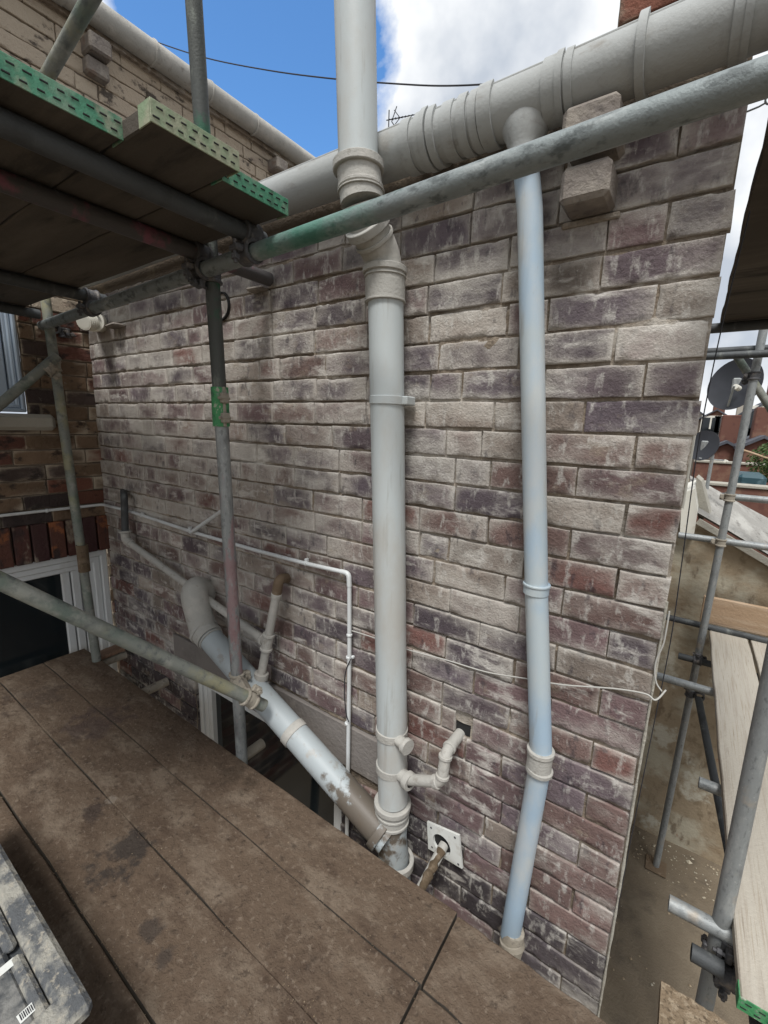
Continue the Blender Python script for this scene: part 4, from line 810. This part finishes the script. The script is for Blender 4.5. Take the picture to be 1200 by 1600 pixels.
def board(x0, x1, y0, y1, z0, label, mats=('plank_underside',), th=.038, along='x', band=None, bandmat='green_band', name='scaffold_board', grp=None, tmat=None, bandend=1):
    t = thing(name, ((x0 + x1) / 2, (y0 + y1) / 2, z0), label, 'board', grp)
    n = 24; b = MB(); sx, sy = x1 - x0, y1 - y0
    # slightly worn and bowed plank
    def pt_(i, j, top):
        u = i / n
        if along == 'x': x = x0 + sx * u; y = [y0, y0 + .004, y1 - .004, y1][j]; e = j in (0, 3)
        else: y = y0 + sy * u; x = [x0, x0 + .004, x1 - .004, x1][j]; e = j in (0, 3)
        z = z0 + (th if top else 0) + (-.004 if (e and top) else (.003 if e else 0)) + .0012 * math.sin(u * 5 + x0 * 9 + y0 * 7)
        wv = .0018 * math.sin(u * 21 + y0 * 31) + .0012 * math.sin(u * 47 + x0 * 13)
        if along == 'x': y += wv
        else: x += wv
        return (x, y, z)
    vs = [pt_(i, j, tp) for i in range(n + 1) for tp in (0, 1) for j in ((0, 1, 2, 3) if not tp else (3, 2, 1, 0))]
    fs = []
    for i in range(n):
        for k in range(8):
            fs.append((i * 8 + k, i * 8 + (k + 1) % 8, (i + 1) * 8 + (k + 1) % 8, (i + 1) * 8 + k))
    fs += [tuple(range(8))[::-1], tuple(n * 8 + k for k in range(8))]
    if along == 'y': fs = [f for f in fs]
    else: fs = [f[::-1] for f in fs]
    b.add(vs, fs, 0, False)
    if len(mats) > 1: b.mi = [1 if (fi < n * 8 and fi % 8 in (3, 7)) or fi >= n * 8 else 0 for fi in range(len(fs))]
    b.build('plank', list(mats), t)
    if band:
        bb = MB(); ssl = MB()
        if along == 'x':
            xe = x1 if bandend > 0 else x0; s_ = bandend
            bb.box((xe + s_ * .0015, (y0 + y1) / 2, z0 + th / 2), (.003, sy + .006, th + .003), bev=.0008)
            bb.box((xe - s_ * .02, y1 + .0015, z0 + th / 2), (.045, .003, th + .003), bev=.0008); bb.box((xe - s_ * .02, y0 - .0015, z0 + th / 2), (.045, .003, th + .003), bev=.0008)
            for r_, zz in enumerate((.27, .73)):
                ny = int(sy / .024)
                for k in range(ny): ssl.box((xe + s_ * .0035, y0 + (k + .35 + .3 * r_) * sy / ny + random.uniform(-.001, .001), z0 + th * zz + random.uniform(-.0008, .0008)), (.002, .013 + random.uniform(-.002, .001), .003), bev=.0005)
        else:
            ye = y0; bb.box(((x0 + x1) / 2, ye - .0015, z0 + th / 2), (sx + .006, .003, th + .003), bev=.0008); bb.box((x0 - .0015, ye + .02, z0 + th / 2), (.003, .045, th + .003), bev=.0008)
            for r_, zz in enumerate((.27, .73)):
                for k in range(8): ssl.box((x0 + (k + .35 + .3 * r_) * sx / 8, ye - .0035, z0 + th * zz), (.013, .002, .003), bev=.0005)
        e = bb.build('end_band', bandmat, t); ssl.build('slots', 'slot_dark', e)
    return t
UB = 'upper deck boards'
for i, (y0, y1, x1, bm) in enumerate(((-1.51, -1.308, -1.03, 'green_band'), (-1.304, -1.109, -1.04, 'green_band'), (-1.105, -.908, -1.040, 'green_band'), (-.904, -.709, -1.042, 'green_band'), (-.705, -.509, -.932, 'dull_green_band'), (-.505, -.302, -.995, 'green_band'))):
    lab = ['dark upper deck board over the camera side, outermost', 'dark upper deck board second from the outside', 'upper deck board with bright green end band at the left edge of the photo', 'upper deck board with bright green slotted end band left of the step',
           'upper deck board jutting furthest right with a dull green end band', 'upper deck board nearest the brick wall with a short green end band'][i]
    board(-3.0, x1, y0, y1, ZD, lab, band=True, bandmat=bm, grp=UB)
# tubes above the deck at top left
ta = at(75, 118, y=-.32); tb = at(165, -40, y=-.10)
tube(at(68, 130, y=-.36), at(180, -70, y=-.36), 'galvanised_grimy', 'thick slanting brace above the deck at the top left')
tube(at(22, 130, y=-.1), at(2, -60, y=-.1), 'galvanised_grimy', 'upright tube above the deck at the very top left edge')

# lower deck: our own platform
rows = [-.20, -.415, -.632, -.862, -1.09, -1.32]
LBN = 'lower deck planks'
labs = ['dusty brown deck plank nearest the wall', 'second dusty deck plank from the wall, left of the butt joint', 'third dusty deck plank from the wall with the big dark stain', 'fourth dusty deck plank from the wall beyond the wide black gap', 'outermost dusty deck plank under the grey case']
def dplank(x0, x1, ya, yb, z, label):
    t = board(x0, x1, yb, ya, z - .038, label, mats=('dirty_plank', 'plank_underside'), grp=LBN)
    # dried mud trodden over the plank: a thin lumpy skin
    c = .0085; xs = np.arange(max(x0, -3.0) + .003, x1 - .002, c); ys = np.linspace(yb + .003, ya - .003, int((ya - yb) / c)); XX, YY = np.meshgrid(xs, ys); P = np.stack([XX, YY, 0 * XX], -1)
    hgt = .0012 + .0010 * fbm(P, 14, 3) + .0011 * fbm(P * np.array((.7, 1, 1)) + 5, 55, 3); edge = np.minimum(np.minimum(XX - x0, x1 - XX), np.minimum(YY - yb, ya - YY))
    lump = np.maximum(fbm(P + 11, 28, 2) - .75, 0) * .006
    ZZ = z - .0005 + np.clip(hgt, -.0008, .01) + lump - .004 * np.exp(-edge / .004)
    G = np.stack([XX, YY, ZZ], -1).reshape(-1, 3); n1, n2 = len(xs), len(ys); b = MB()
    b.add(G, [(j * n1 + i, j * n1 + i + 1, (j + 1) * n1 + i + 1, (j + 1) * n1 + i) for j in range(n2 - 1) for i in range(n1 - 1)]); b.build('mud_skin', 'dirty_plank', t, sharp=0)
    return t
# planks
dplank(-3.0, -.395, -.20, -.417, 0, labs[0]); dplank(-.388, .13, -.205, -.419, -.001, 'short dusty deck plank right of the butt joint, nearest the wall')
dplank(-3.0, -.40, -.4205, -.632, 0, labs[1]); dplank(-.393, .13, -.424, -.634, -.001, 'short dusty deck plank right of the butt joint, second from the wall')
dplank(-3.0, .13, -.6355, -.864, 0, labs[2]); dplank(-3.0, .13, -.871, -1.09, 0, labs[3]); dplank(-3.0, .13, -1.096, -1.32, 0, labs[4])
# grit on the planks
gr = random.Random(3); b = MB()
for k in range(1500):
    x = gr.uniform(-2.6, .0); y = gr.uniform(-1.0, -.22); s_ = gr.uniform(.0008, .0022) * (1.5 if gr.random() < .06 else 1)
    if gr.random() < .5: y = gr.choice((-.418, -.634, -.867)) + gr.gauss(0, .012)
    c_ = Vector((x, y, .0015)); o3 = [Vector((gr.uniform(.6, 1.2) * a * s_, gr.uniform(.6, 1.2) * b_ * s_, gr.uniform(.4, .9) * c2 * s_)) for a, b_, c2 in ((1, 0, 0), (-1, 0, 0), (0, 1, 0), (0, -1, 0), (0, 0, 1), (0, 0, -1))]
    b.add([c_ + v for v in o3], [(0, 2, 4), (2, 1, 4), (1, 3, 4), (3, 0, 4), (2, 0, 5), (1, 2, 5), (3, 1, 5), (0, 3, 5)], 0, False)
b.build('grit', 'grit_board', label='loose grit and crumbs scattered on the deck planks', cat='grit', kind='stuff')
# transoms under the lower deck and poking out toward the wall
for (px, py_, lab) in ((190, 1025, 'short transom stub beside the lower side window'), (265, 1063, 'dusty transom stub between deck and wall left of the dark window'), (412, 1160, 'pale transom stub beneath the pole foot in front of the dark window')):
    q = at(px, py_, z=-.065); tube((q.x, -1.35, -.065), (q.x, -.03, -.065), 'fitting_dusty', lab)
tube((-2.9, -.30, -.114), (.10, -.30, -.114), 'galvanised', 'ledger tube hidden under the wall side of the lower deck')
q = at(185, 1018, z=-.03); board(q.x - .06, q.x + .03, -.19, -.04, -.03, 'short plank offcut by the lower side window', mats=('plank_side',), along='y', th=.025)

# ---------------------------------------------------------------- right-hand scaffold round the corner
RS = 'scaffold tubes'
rx = lambda px, py_, y: at(px, py_, y=y)
board(.302, .527, .06, 2.80, -.038, 'long pale plank of the right-hand walkway nearest the brick wall', mats=('pale_plank',), along='y', band=True, bandmat='green_paint', grp='walkway planks')
board(.545, .77, .06, 2.80, -.038, 'second pale plank of the right-hand walkway at the photo edge', mats=('pale_plank',), along='y', band=True, bandmat='green_paint', grp='walkway planks')
board(.128, .30, -.21, -.024, -.036, 'gritty board corner at the bottom right, edge of the lower deck', mats=('grit_board',), grp=LBN)
tb_ = thing('toe_board', (.6, 2.82, 0), 'brown timber toe board across the far end of the right-hand walkway', 'board')
MB().box((.83, 2.825, .135), (1.19, .038, .21), bev=.004).build('plank', 'toe_board', tb_)
n0 = at(1195, 1200, y=.30); n1 = at(1140, 1480, y=.30); nd = (n0 - n1).normalized()
tube(Vector((n1.x - .01, .30, -2.14)), n1 + nd * 2.9, 'galvanised', 'near upright tube at the right edge with a heavy clamp at its foot')
far0 = at(1025, 1352, y=2.65); far1 = at(1190, 530, y=2.65)
tube(Vector((far0.x, 2.65, -2.14)), far1 + (far1 - far0).normalized() * 1.0, 'galvanised', 'far upright tube standing on the yard beyond the corner')
bpz = thing('base_plate', (far0.x, 2.65, -2.15), 'small square steel base plate under the far upright on the yard', 'base plate')
MB().box((far0.x, 2.65, -2.135), (.15, .15, .012), bev=.002).build('plate', 'rusty', bpz)
g_ = random.Random(11); b = MB()
for k in range(420):
    x = g_.uniform(0, 1.6); y = 2.95 - abs(g_.gauss(0, .28)) if g_.random() < .6 else g_.uniform(-.3, 2.9); s_ = g_.uniform(.004, .013) * (2.0 if g_.random() < .05 else 1); c_ = Vector((x, y, -2.148))
    o3 = [Vector((g_.uniform(.6, 1.2) * a * s_, g_.uniform(.6, 1.2) * b_ * s_, g_.uniform(.4, .9) * c2 * s_)) for a, b_, c2 in ((1, 0, 0), (-1, 0, 0), (0, 1, 0), (0, -1, 0), (0, 0, 1), (0, 0, -1))]
    b.add([c_ + v for v in o3], [(0, 2, 4), (2, 1, 4), (1, 3, 4), (3, 0, 4), (2, 0, 5), (1, 2, 5), (3, 1, 5), (0, 3, 5)], 0, False)
b.build('rubble', 'render_wall', label='loose mortar crumbs scattered on the yard along the outhouse wall', cat='rubble', kind='stuff')
# transoms of the walkway
for (px, py_, lab) in ((1045, 1410, 'walkway transom with its cut end toward the wall, nearest the clamp'), (1092, 1222, 'short walkway transom stub halfway along')):
    q = at(px, py_, z=-.065); tube((q.x, q.y, -.065), (.9, q.y, -.065), 'galvanised', lab, hollow=.05)
q = at(1068, 1068, z=-.065); tube((-.01, q.y, -.065), (.9, q.y, -.065), 'galvanised', 'walkway transom reaching the wall corner')
q = at(1080, 1487, z=-.12); tube((q.x - .0, q.y, -.12), (.29, q.y, -.12), 'dark_tube', 'stubby dark tube end beside the heavy clamp', hollow=.04)
tube((.365, -.1, -.114), (.365, 2.9, -.114), 'dark_tube', 'long ledger under the right-hand walkway')
cc1 = Vector((n1.x + (n0.x - n1.x) * 0, .30, -.13))
coupler((n1.x - .006, .30, -.105), (0, 0, 1), (0, 1, 0), (.06, 0, 0), 'heavy dark clamp at the foot of the near right upright', side=-1)
coupler((n1.x - .007, .30, -.165), (0, 0, 1), (1, 0, 0), (0, -.055, 0), 'second dark clamp just under the heavy one', side=-1)
for (pa, pc, lab, m_) in (((1060, 836), (1260, 866), 'horizontal tube across the rendered wall top', 'galvanised'), ((1128, 775), (1260, 790), 'short horizontal tube end clamped to the far upright', 'galvanised')):
    A = at(*pa, y=2.71); B = at(*pc, y=2.71); B.z = A.z; B.x = max(B.x, 1.0); tube(A, B, m_, lab)
    fu = far0.lerp(far1, (A.z - far0.z) / (far1.z - far0.z)); coupler((fu.x, 2.65, A.z), (0, 0, 1), (1, 0, 0), (0, .06, 0), 'clamp on the far upright holding the ' + ('lower' if pa[1] == 836 else 'upper') + ' horizontal tube', mat='fitting_dusty', side=1)
A = at(1040, 963, y=2.76); tube((-.3, 2.76, A.z), (1.4, 2.76, A.z - .02), 'dark_tube', 'dark horizontal tube low behind the toe board')
z1_ = at(1150, 545, y=2.65).z
tube((-.2, 2.71, z1_), (1.2, 2.71, z1_), 'dark_tube', 'high horizontal tube near the big satellite dish, upper of two')
tube((-.2, 2.585, z1_ - .05), (1.2, 2.585, z1_ - .05), 'dark_tube', 'high horizontal tube near the big satellite dish, lower of two')
A = at(1150, 555, y=2.8); B = at(1215, 655, y=2.8); tube(A, B + (B - A), 'galvanised_grimy', 'brace slanting down to the right past the satellite dish')
fu = far0.lerp(far1, (at(1185, 587, y=2.65).z - far0.z) / (far1.z - far0.z)); coupler(fu, far1 - far0, B - A, (0, .15, 0), 'dark clamp joining the brace and the far upright')
q = at(1090, 1005, z=-.2); tube((far0.x - .10, 2.59, q.z), (.9, 2.59, q.z), 'dark_tube', 'dark stub of tube below the toe board', hollow=.05); coupler((far0.x + .02, 2.65, q.z), (0, 0, 1), (1, 0, 0), (0, -.06, 0), 'grey clamp on the far upright below the toe board')
coupler((far0.x + .015, 2.65, q.z - .30), (0, 0, 1), (0, 1, 0), (.06, 0, 0), 'black clamp lower on the far upright')
tube((.30, 2.60, -.50), (.62, 1.0, -1.15), 'dark_tube', 'dark underbrace slanting beneath the walkway')
# upper deck on the right
for i, (x0, lab) in enumerate(((.034, 'dark upper board overhead at the right, nearest the wall corner'), (.264, 'second dark upper board overhead at the right'), (.494, 'third dark upper board overhead at the right'))):
    board(x0, x0 + .225, -.26, 1.80, 2.02, lab, along='y', grp='right upper boards')
tube((-.1, 1.66, 1.99), (1.2, 1.66, 1.99), 'dark_tube', 'dark transom carrying the right upper boards')
q = at(1195, 170, y=.35); tie = thing('eye_bolt', (.01, .3, 1.9), 'small hooked wire tie between wall corner and upper boards', 'wire tie')
b = MB(); zz_ = at(1180, 172, y=.02).z; b.sweep([(-.01, .02, zz_), (.018, .02, zz_ + .004), (.03, .02, zz_ + .008)], .0018, seg=8); rr = [Vector((.036 + .009 * math.cos(a), .02, zz_ + .012 + .009 * math.sin(a))) for a in np.linspace(0, 6.28, 16)]; b.sweep(rr, .0018, seg=8); b.build('wire', 'galvanised', tie)

# ---------------------------------------------------------------- beyond the corner
nb_ = thing('outhouse', (.8, 3.0, -2.15), 'low rendered outhouse with flaking cream and brown wall beyond the wall corner', 'outbuilding')
b = MB(); za, zb_ = .835, .565; xa, xb = .07, .582; sl__ = (zb_ - za) / (xb - xa); XL = -1.2; XR = 1.5
nx, nz_ = 60, 60; G = []
for j in range(nz_ + 1):
    for i in range(nx + 1):
        x = XL + (XR - XL) * i / nx; zt = min(.80, za + sl__ * (x - xa)) - .02 if x > xa else za - .02; z = -2.2 + (zt + 2.2) * j / nz_; G.append((x, 3.0, z))
G = np.array(G); G[:, 1] += .012 * fbm(G, 2.2, 3)
b.add(G, [(j * (nx + 1) + i, j * (nx + 1) + i + 1, (j + 1) * (nx + 1) + i + 1, (j + 1) * (nx + 1) + i) for j in range(nz_) for i in range(nx)])
b.build('wall', 'render_wall', nb_)
# corrugated sloping roof
b = MB(); nn = 90; vs = []; 
y0r, y1r = 2.94, 6.4
for i in range(nn + 1):
    x = xa - .02 + (XR - xa + .02) * i / nn
    for y in (y0r, y1r):
        vs.append((x, y, za + sl__ * (x - xa) + .03))
ys = np.linspace(y0r, y1r, 110); b2 = MB(); G = []
xs = np.linspace(xa - .03, XR, 14)
for y in ys:
    for x in xs: G.append((x, y, za + .03 + sl__ * (x - xa) + .016 * math.sin(y / .146 * 2 * math.pi) + .004 * math.sin(x * 7)))
m_ = len(xs); b2.add(G, [(j * m_ + i, j * m_ + i + 1, (j + 1) * m_ + i + 1, (j + 1) * m_ + i) for j in range(len(ys) - 1) for i in range(m_ - 1)])
b2.build('roof', 'roof_sheet', nb_)
MB().box(((xa + xb) / 2 + .3, 2.945, za + sl__ * .55 - .02), (1.15, .02, .05), rot=Matrix.Rotation(-math.atan(sl__), 3, 'Y'), bev=.003).build('verge_board', 'stone', nb_)
MB().box((-.55, 4.7, -.6), (1.2, 3.3, 2.9), bev=.01).build('rear_block', 'render_wall', nb_)
# white parapet and white downpipe beside corner
wb = thing('parapet', (.1, 2.9, .8), 'small white painted parapet block just past the wall corner', 'parapet')
pq = [at(*p, y=2.9) for p in ((1062, 838), (1066, 770), (1085, 764), (1090, 800), (1084, 838))]
b = MB(); n5 = len(pq); b.add([p for p in pq] + [p + Vector((.02, .9, 0)) for p in pq], [tuple(range(n5)), tuple(range(n5, 2 * n5))[::-1]] + [(k, n5 + k, n5 + (k + 1) % n5, (k + 1) % n5) for k in range(n5)], 0, False); b.build('block', 'paint_white', wb)
pq = [at(*p, y=3.3) for p in ((1086, 790), (1088, 745), (1096, 752), (1110, 808), (1092, 812))]
b = MB(); b.add([p for p in pq] + [p + Vector((.02, .3, 0)) for p in pq], [tuple(range(n5)), tuple(range(n5, 2 * n5))[::-1]] + [(k, n5 + k, n5 + (k + 1) % n5, (k + 1) % n5) for k in range(n5)], 0, False); b.build('coping', 'stone', wb)
wd_ = thing('downpipe', (.03, 2.2, 0), 'narrow cream downpipe seen edge-on past the wall corner', 'pipe')
A = at(1089, 640, y=1.95); B = at(1086, 770, y=1.95); MB().sweep([(A.x, 1.95, B.z - .1), (A.x, 1.95, A.z)], .016, seg=16).build('pipe', 'paint_white', wd_); MB().box((A.x - .03, 1.97, (A.z + B.z) / 2), (.05, .03, abs(A.z - B.z) + .2), bev=.004).build('cover', 'stone', wd_)
# satellite dishes
def dish(c, r, face, label, arm, tiltx=1.0):
    t = thing('satellite_dish', c, label, 'satellite dish', 'satellite dishes'); f = Vector(face).normalized()
    up = Vector((0, 0, 1)); u = f.cross(up).normalized(); v = u.cross(f).normalized(); b = MB(); vs = []; ns, nr = 40, 9
    for side in (0, 1):
        for i in range(nr + 1):
            for k in range(ns):
                a = 2 * math.pi * k / ns; rr = r * i / nr; vs.append(c + u * (rr * math.cos(a) * .92) + v * (rr * math.sin(a)) + f * (.16 * rr * rr / r - (.006 if side else 0)))
    fs = []
    for side in (0, 1):
        o_ = side * (nr + 1) * ns
        for i in range(nr):
            for k in range(ns):
                q_ = (o_ + i * ns + k, o_ + i * ns + (k + 1) % ns, o_ + (i + 1) * ns + (k + 1) % ns, o_ + (i + 1) * ns + k); fs.append(q_ if side else q_[::-1])
    e = nr * ns; fs += [(e + k, e + (k + 1) % ns, (nr + 1) * ns + e + (k + 1) % ns, (nr + 1) * ns + e + k) for k in range(ns)]
    b.add(vs, fs, 0, True); b.build('reflector', 'dish_grey', t)
    b = MB(); lb = c + Vector(arm); b.sweep([c - v * r * .85 + f * .03, lb], r * .04, seg=8); b.build('arm', 'galvanised', t)
    b = MB(); b.sweep([lb - f * .02, lb - f * r * .35], r * .10, seg=12); b.build('receiver', 'paint_white', t)
    b = MB(); b.box(c - f * .06, (.12, .12, .16), bev=.01); b.sweep([c - f * .08, c - f * .25 + Vector((0, 0, -.05)), c - f * .25 + Vector((0, 0, -1.2))], .02, seg=10); b.build('mount', 'galvanised', t)
    return t
dc = at(1150, 602, y=4.2); dish(dc, .245, (-.55, -1, .25), 'big dark grey satellite dish against the bright sky beyond the corner', (-.02, -.16, -.02))
dc = at(1100, 697, y=5.5); dish(dc, .19, (-.5, -1, .3), 'smaller dark satellite dish low behind the wall corner', (.22, -.05, -.16))

# backs of neighbouring houses
def pitched(name, x0, x1, y0, y1, zb, ze, zr, mat, label, cat='house', grp='houses beyond the corner', wins=()):
    t = thing(name, ((x0 + x1) / 2, (y0 + y1) / 2, zb), label, cat, grp)
    b = MB(); xm = (x0 + x1) / 2
    vs = [(x0, y0, zb), (x1, y0, zb), (x1, y0, ze), (xm, y0, zr), (x0, y0, ze), (x0, y1, zb), (x1, y1, zb), (x1, y1, ze), (xm, y1, zr), (x0, y1, ze)]
    b.add(vs, [(0, 1, 2, 3, 4), (9, 8, 7, 6, 5), (0, 4, 9, 5), (1, 6, 7, 2)], 0, False); b.build('wall', mat, t)
    r = MB(); e = .15; s_ = (zr - ze) / (xm - x0)
    for sg in (-1, 1):
        xe = (x0 - e) if sg < 0 else (x1 + e); r.add([(xe, y0 - .1, ze - s_ * e + .03), (xm, y0 - .1, zr + .03), (xm, y1 + .1, zr + .03), (xe, y1 + .1, ze - s_ * e + .03), (xe, y0 - .1, ze - s_ * e - .04), (xm, y0 - .1, zr - .04), (xm, y1 + .1, zr - .04), (xe, y1 + .1, ze - s_ * e - .04)],
              [(0, 1, 2, 3), (7, 6, 5, 4), (0, 4, 5, 1), (3, 2, 6, 7), (0, 3, 7, 4)], 0, False)
    rf = r.build('roof', 'slate', t)
    c = MB(); c.box((xm + .1, y0 + 1.2, zr + .2), (.5, .5, 1.0), bev=.02); c.build('chimney', mat, rf)
    for (wx, wz, ww, wh) in wins:
        f = MB(); f.box((wx, y0 - .02, wz), (ww, .06, wh), bev=.01); fo = f.build('window', 'paint_white', t); g = MB()
        for sx_ in (-1, 1): g.box((wx + sx_ * ww * .235, y0 - .055, wz), (ww * .38, .01, wh * .8), bev=.002)
        g.build('pane', 'window_glass', fo)
    return t
def bx_(px, py_, y): return at(px, py_, y=y)
def row(px0, px1, pye, pyr, y, dy, mat, label, wins=()):
    A = bx_(px0, pye, y); B = bx_(px1, pye, y); R = bx_((px0 + px1) / 2, pyr, y)
    ws = [(lerp(A, B, u).x, bx_(px0, pyw, y).z, ww, wh) for (u, pyw, ww, wh) in wins]
    return pitched('terraced_house', A.x, B.x, y, y + dy, -2.3, A.z, R.z, mat, label, wins=ws)
row(1096, 1142, 652, 640, 26, 7, 'far_brick', 'orange-brown brick terrace beneath the big dish, with small white windows', wins=((.35, 664, .8, .9), (.8, 664, .8, .9), (.5, 684, .8, .9)))
row(1040, 1098, 646, 628, 28, 7, 'far_render', 'cream rendered house further left behind the wall corner')
row(1142, 1176, 656, 644, 22, 6, 'far_render', 'pale rendered house with blue window beside the orange terrace', wins=((.4, 668, 1.2, 1.0),))
row(1178, 1240, 640, 618, 20, 7, 'far_brick', 'dark gabled brick house at the right edge of the photo', wins=((.3, 660, .9, 1.2), (.25, 690, .9, 1.2)))
row(1110, 1160, 700, 690, 13, 3, 'far_brick', 'low slate-roofed brick outbuilding under the terraces')
row(1165, 1220, 694, 682, 12, 3, 'far_brick', 'low dark brick lean-to at the right edge below the gabled house')
def gwall(pxa, pxb, pyt, y, mat, label, th=.22):
    A = at(pxa, pyt, y=y); B = at(pxb, pyt, y=y); t = thing('garden_wall', ((A.x + B.x) / 2, y, -2.2), label, 'wall', 'garden walls')
    MB().box(((A.x + B.x) / 2, y, (A.z - 2.2) / 2), (B.x - A.x, th, A.z + 2.2), bev=.01).build('brickwork', mat, t); MB().box(((A.x + B.x) / 2, y, A.z + .03), (B.x - A.x + .02, th + .05, .05), bev=.01).build('coping', 'stone', t)
gwall(1085, 1260, 722, 10.5, 'far_brick', 'red brick yard wall below the small dish, further one')
gwall(1100, 1260, 757, 7.4, 'far_brick', 'plain dark red yard wall just above the corrugated roof')
wbn = thing('wheelie_bin', at(1165, 740, y=8.4), 'dark blue-green tarpaulin covered bin behind the plain red yard wall', 'bin')
pm('tarp', (.03, .07, .085), [((.09, .15, .17), 6, .5, .65, 8, S1)], rough=.5)
A = at(1150, 742, y=8.2); B = at(1196, 742, y=8.2); MB().box(((A.x + B.x) / 2, 8.2, A.z - .4), (B.x - A.x, .7, .9), bev=.06).build('body', 'tarp', wbn)
# shrub at the right edge
sh = thing('shrub', at(1195, 745, y=9.3), 'ragged green shrub behind the yard wall at the right edge', 'shrub'); c = at(1200, 722, y=9.3)
b = MB(); g_ = random.Random(5)
for k in range(1400):
    d = Vector((g_.gauss(0, 1), g_.gauss(0, 1), g_.gauss(0, 1))).normalized() * (g_.random() ** .4) * .42; d.z *= .9; p = c + d + Vector((.1, 0, 0)); a = Vector((g_.gauss(0, 1), g_.gauss(0, 1), g_.gauss(0, 1))).normalized(); u = a.orthogonal().normalized(); v = a.cross(u); s_ = g_.uniform(.02, .045)
    b.add([p - u * s_, p + v * s_ * .5, p + u * s_, p - v * s_ * .5], [(0, 1, 2, 3)], 0, False)
b.build('foliage', 'leaf', sh, sharp=0); MB().sweep([c + Vector((.1, 0, -2.5)), c + Vector((.1, 0, 0))], [.06, .03], seg=8).build('trunk', 'rusty', sh)
# yellow crane-like clothes pole
cable('timber_rail', [at(1150, 700, y=9), at(1175, 708, y=9), at(1215, 722, y=9)], .02, 'toe_board', 'thin yellow timber rail above the yard wall at the right', 'rail')

# aerial on the chimney of a house behind
ah = pitched('terraced_house', -9.5, -4.2, 8.0, 15, -2.2, 3.2, 5.6, 'far_brick', 'house hidden behind the gutter, carrying the television aerial', grp='houses beyond the corner')
an = thing('tv_aerial', at(608, 300, y=8.9), 'small television aerial on a mast against the cloud above the gutter', 'aerial')
m0_ = at(608, 320, y=8.9); m1_ = at(608, 172, y=8.9)
MB().sweep([(m1_.x, 8.9, 5.0), m1_], .014, seg=8).build('mast', 'cable_black', an)
a0_ = at(604, 188, y=8.9); a1_ = at(664, 176, y=8.9); MB().sweep([a0_, a1_], .012, seg=8).build('boom', 'cable_black', an)
b = MB()
for k in range(11):
    p = a0_.lerp(a1_, .12 + .085 * k); h = .15 - .006 * k; b.sweep([p + Vector((.25 * h, -h, -.5 * h)), p + Vector((-.25 * h, h, .5 * h))], .007, seg=6)
b.build('elements', 'cable_black', an)
b = MB(); 
for sg in (-1, 1): b.sweep([at(612, 190, y=8.9), at(620, 184 + sg * 18, y=8.9)], .011, seg=6); b.sweep([at(625, 184, y=8.9), at(616, 184 + sg * 12, y=8.9)], .009, seg=6)
b.build('reflector', 'cable_black', an)

# ---------------------------------------------------------------- dusty case in the bottom-left corner
case = thing('tool_case', (-1.2, -1.2, 0), 'plaster-crusted dark plastic case with ribbed rim and stickers in the bottom left corner', 'tool case')
zt = .30; xr = -.83; yb = -1.0
MB().box(((xr - 1.75) / 2, (yb - 1.45) / 2, .14), (xr + 1.75 - .03, yb + 1.45 - .03, .28), bev=.02).build('body', 'case_black', case)
MB().box(((xr - 1.75) / 2, (yb - 1.45) / 2 - .02, .287), (xr + 1.75 - .10, yb + 1.45 - .10, .024), bev=.008).build('lid', 'case_black', case)
b = MB(); b.box(((xr - 1.75) / 2, yb - .022, zt - .012), (xr + 1.75, .05, .036), bev=.010)
b.build('rim', 'case_rim', case)
b = MB(); b.box((xr - .035, (yb - 1.45) / 2, zt - .012), (.07, .42, .034), bev=.010); b.build('end_rim', 'case_rim', case)
b = MB()
for k in range(4): b.box((xr - .13 - .21 * k, yb - .062, zt - .006), (.19, .024, .020), bev=.008)
b.build('rib', 'case_rim', case)
b = MB(); b.sweep(fillet([(xr - .62, yb - .14, zt), (xr - .62, yb - .14, zt + .03), (xr - .34, yb - .14, zt + .03), (xr - .34, yb - .14, zt)], .02), .011, seg=12); b.build('handle', 'case_black', case)
def sticker(pc, u, v, mat, nm):
    o_ = MB(); o_.box(pc, (u, v, .0012), rot=Matrix.Rotation(R_(4), 3, 'Z'), bev=.0003); return o_.build(nm, mat, case)
zt2 = .2995
def cpt(px, py_): q = at(px, py_, z=.302); q.z = .3005; return q
s_a = sticker(cpt(44, 1579), .020, .032, 'label_white', 'sticker'); b = MB()
for k in range(9): b.box(cpt(44, 1579) + Vector((0, -.012 + .003 * k, .0012)), (.014, .0012 if k % 2 else .0018, .0006), bev=.0001)
b.build('print', 'ink', s_a)
s_b = sticker(cpt(78, 1594), .045, .05, 'label_cream', 'sticker'); b = MB()
for k in range(12): b.box(cpt(72, 1592) + Vector((0, -.016 + .0028 * k, .0012)), (.02, .0010 if k % 3 else .0018, .0006), bev=.0001)
b.build('print', 'ink', s_b)
sticker(cpt(10, 1510), .018, .03, 'label_white', 'sticker')
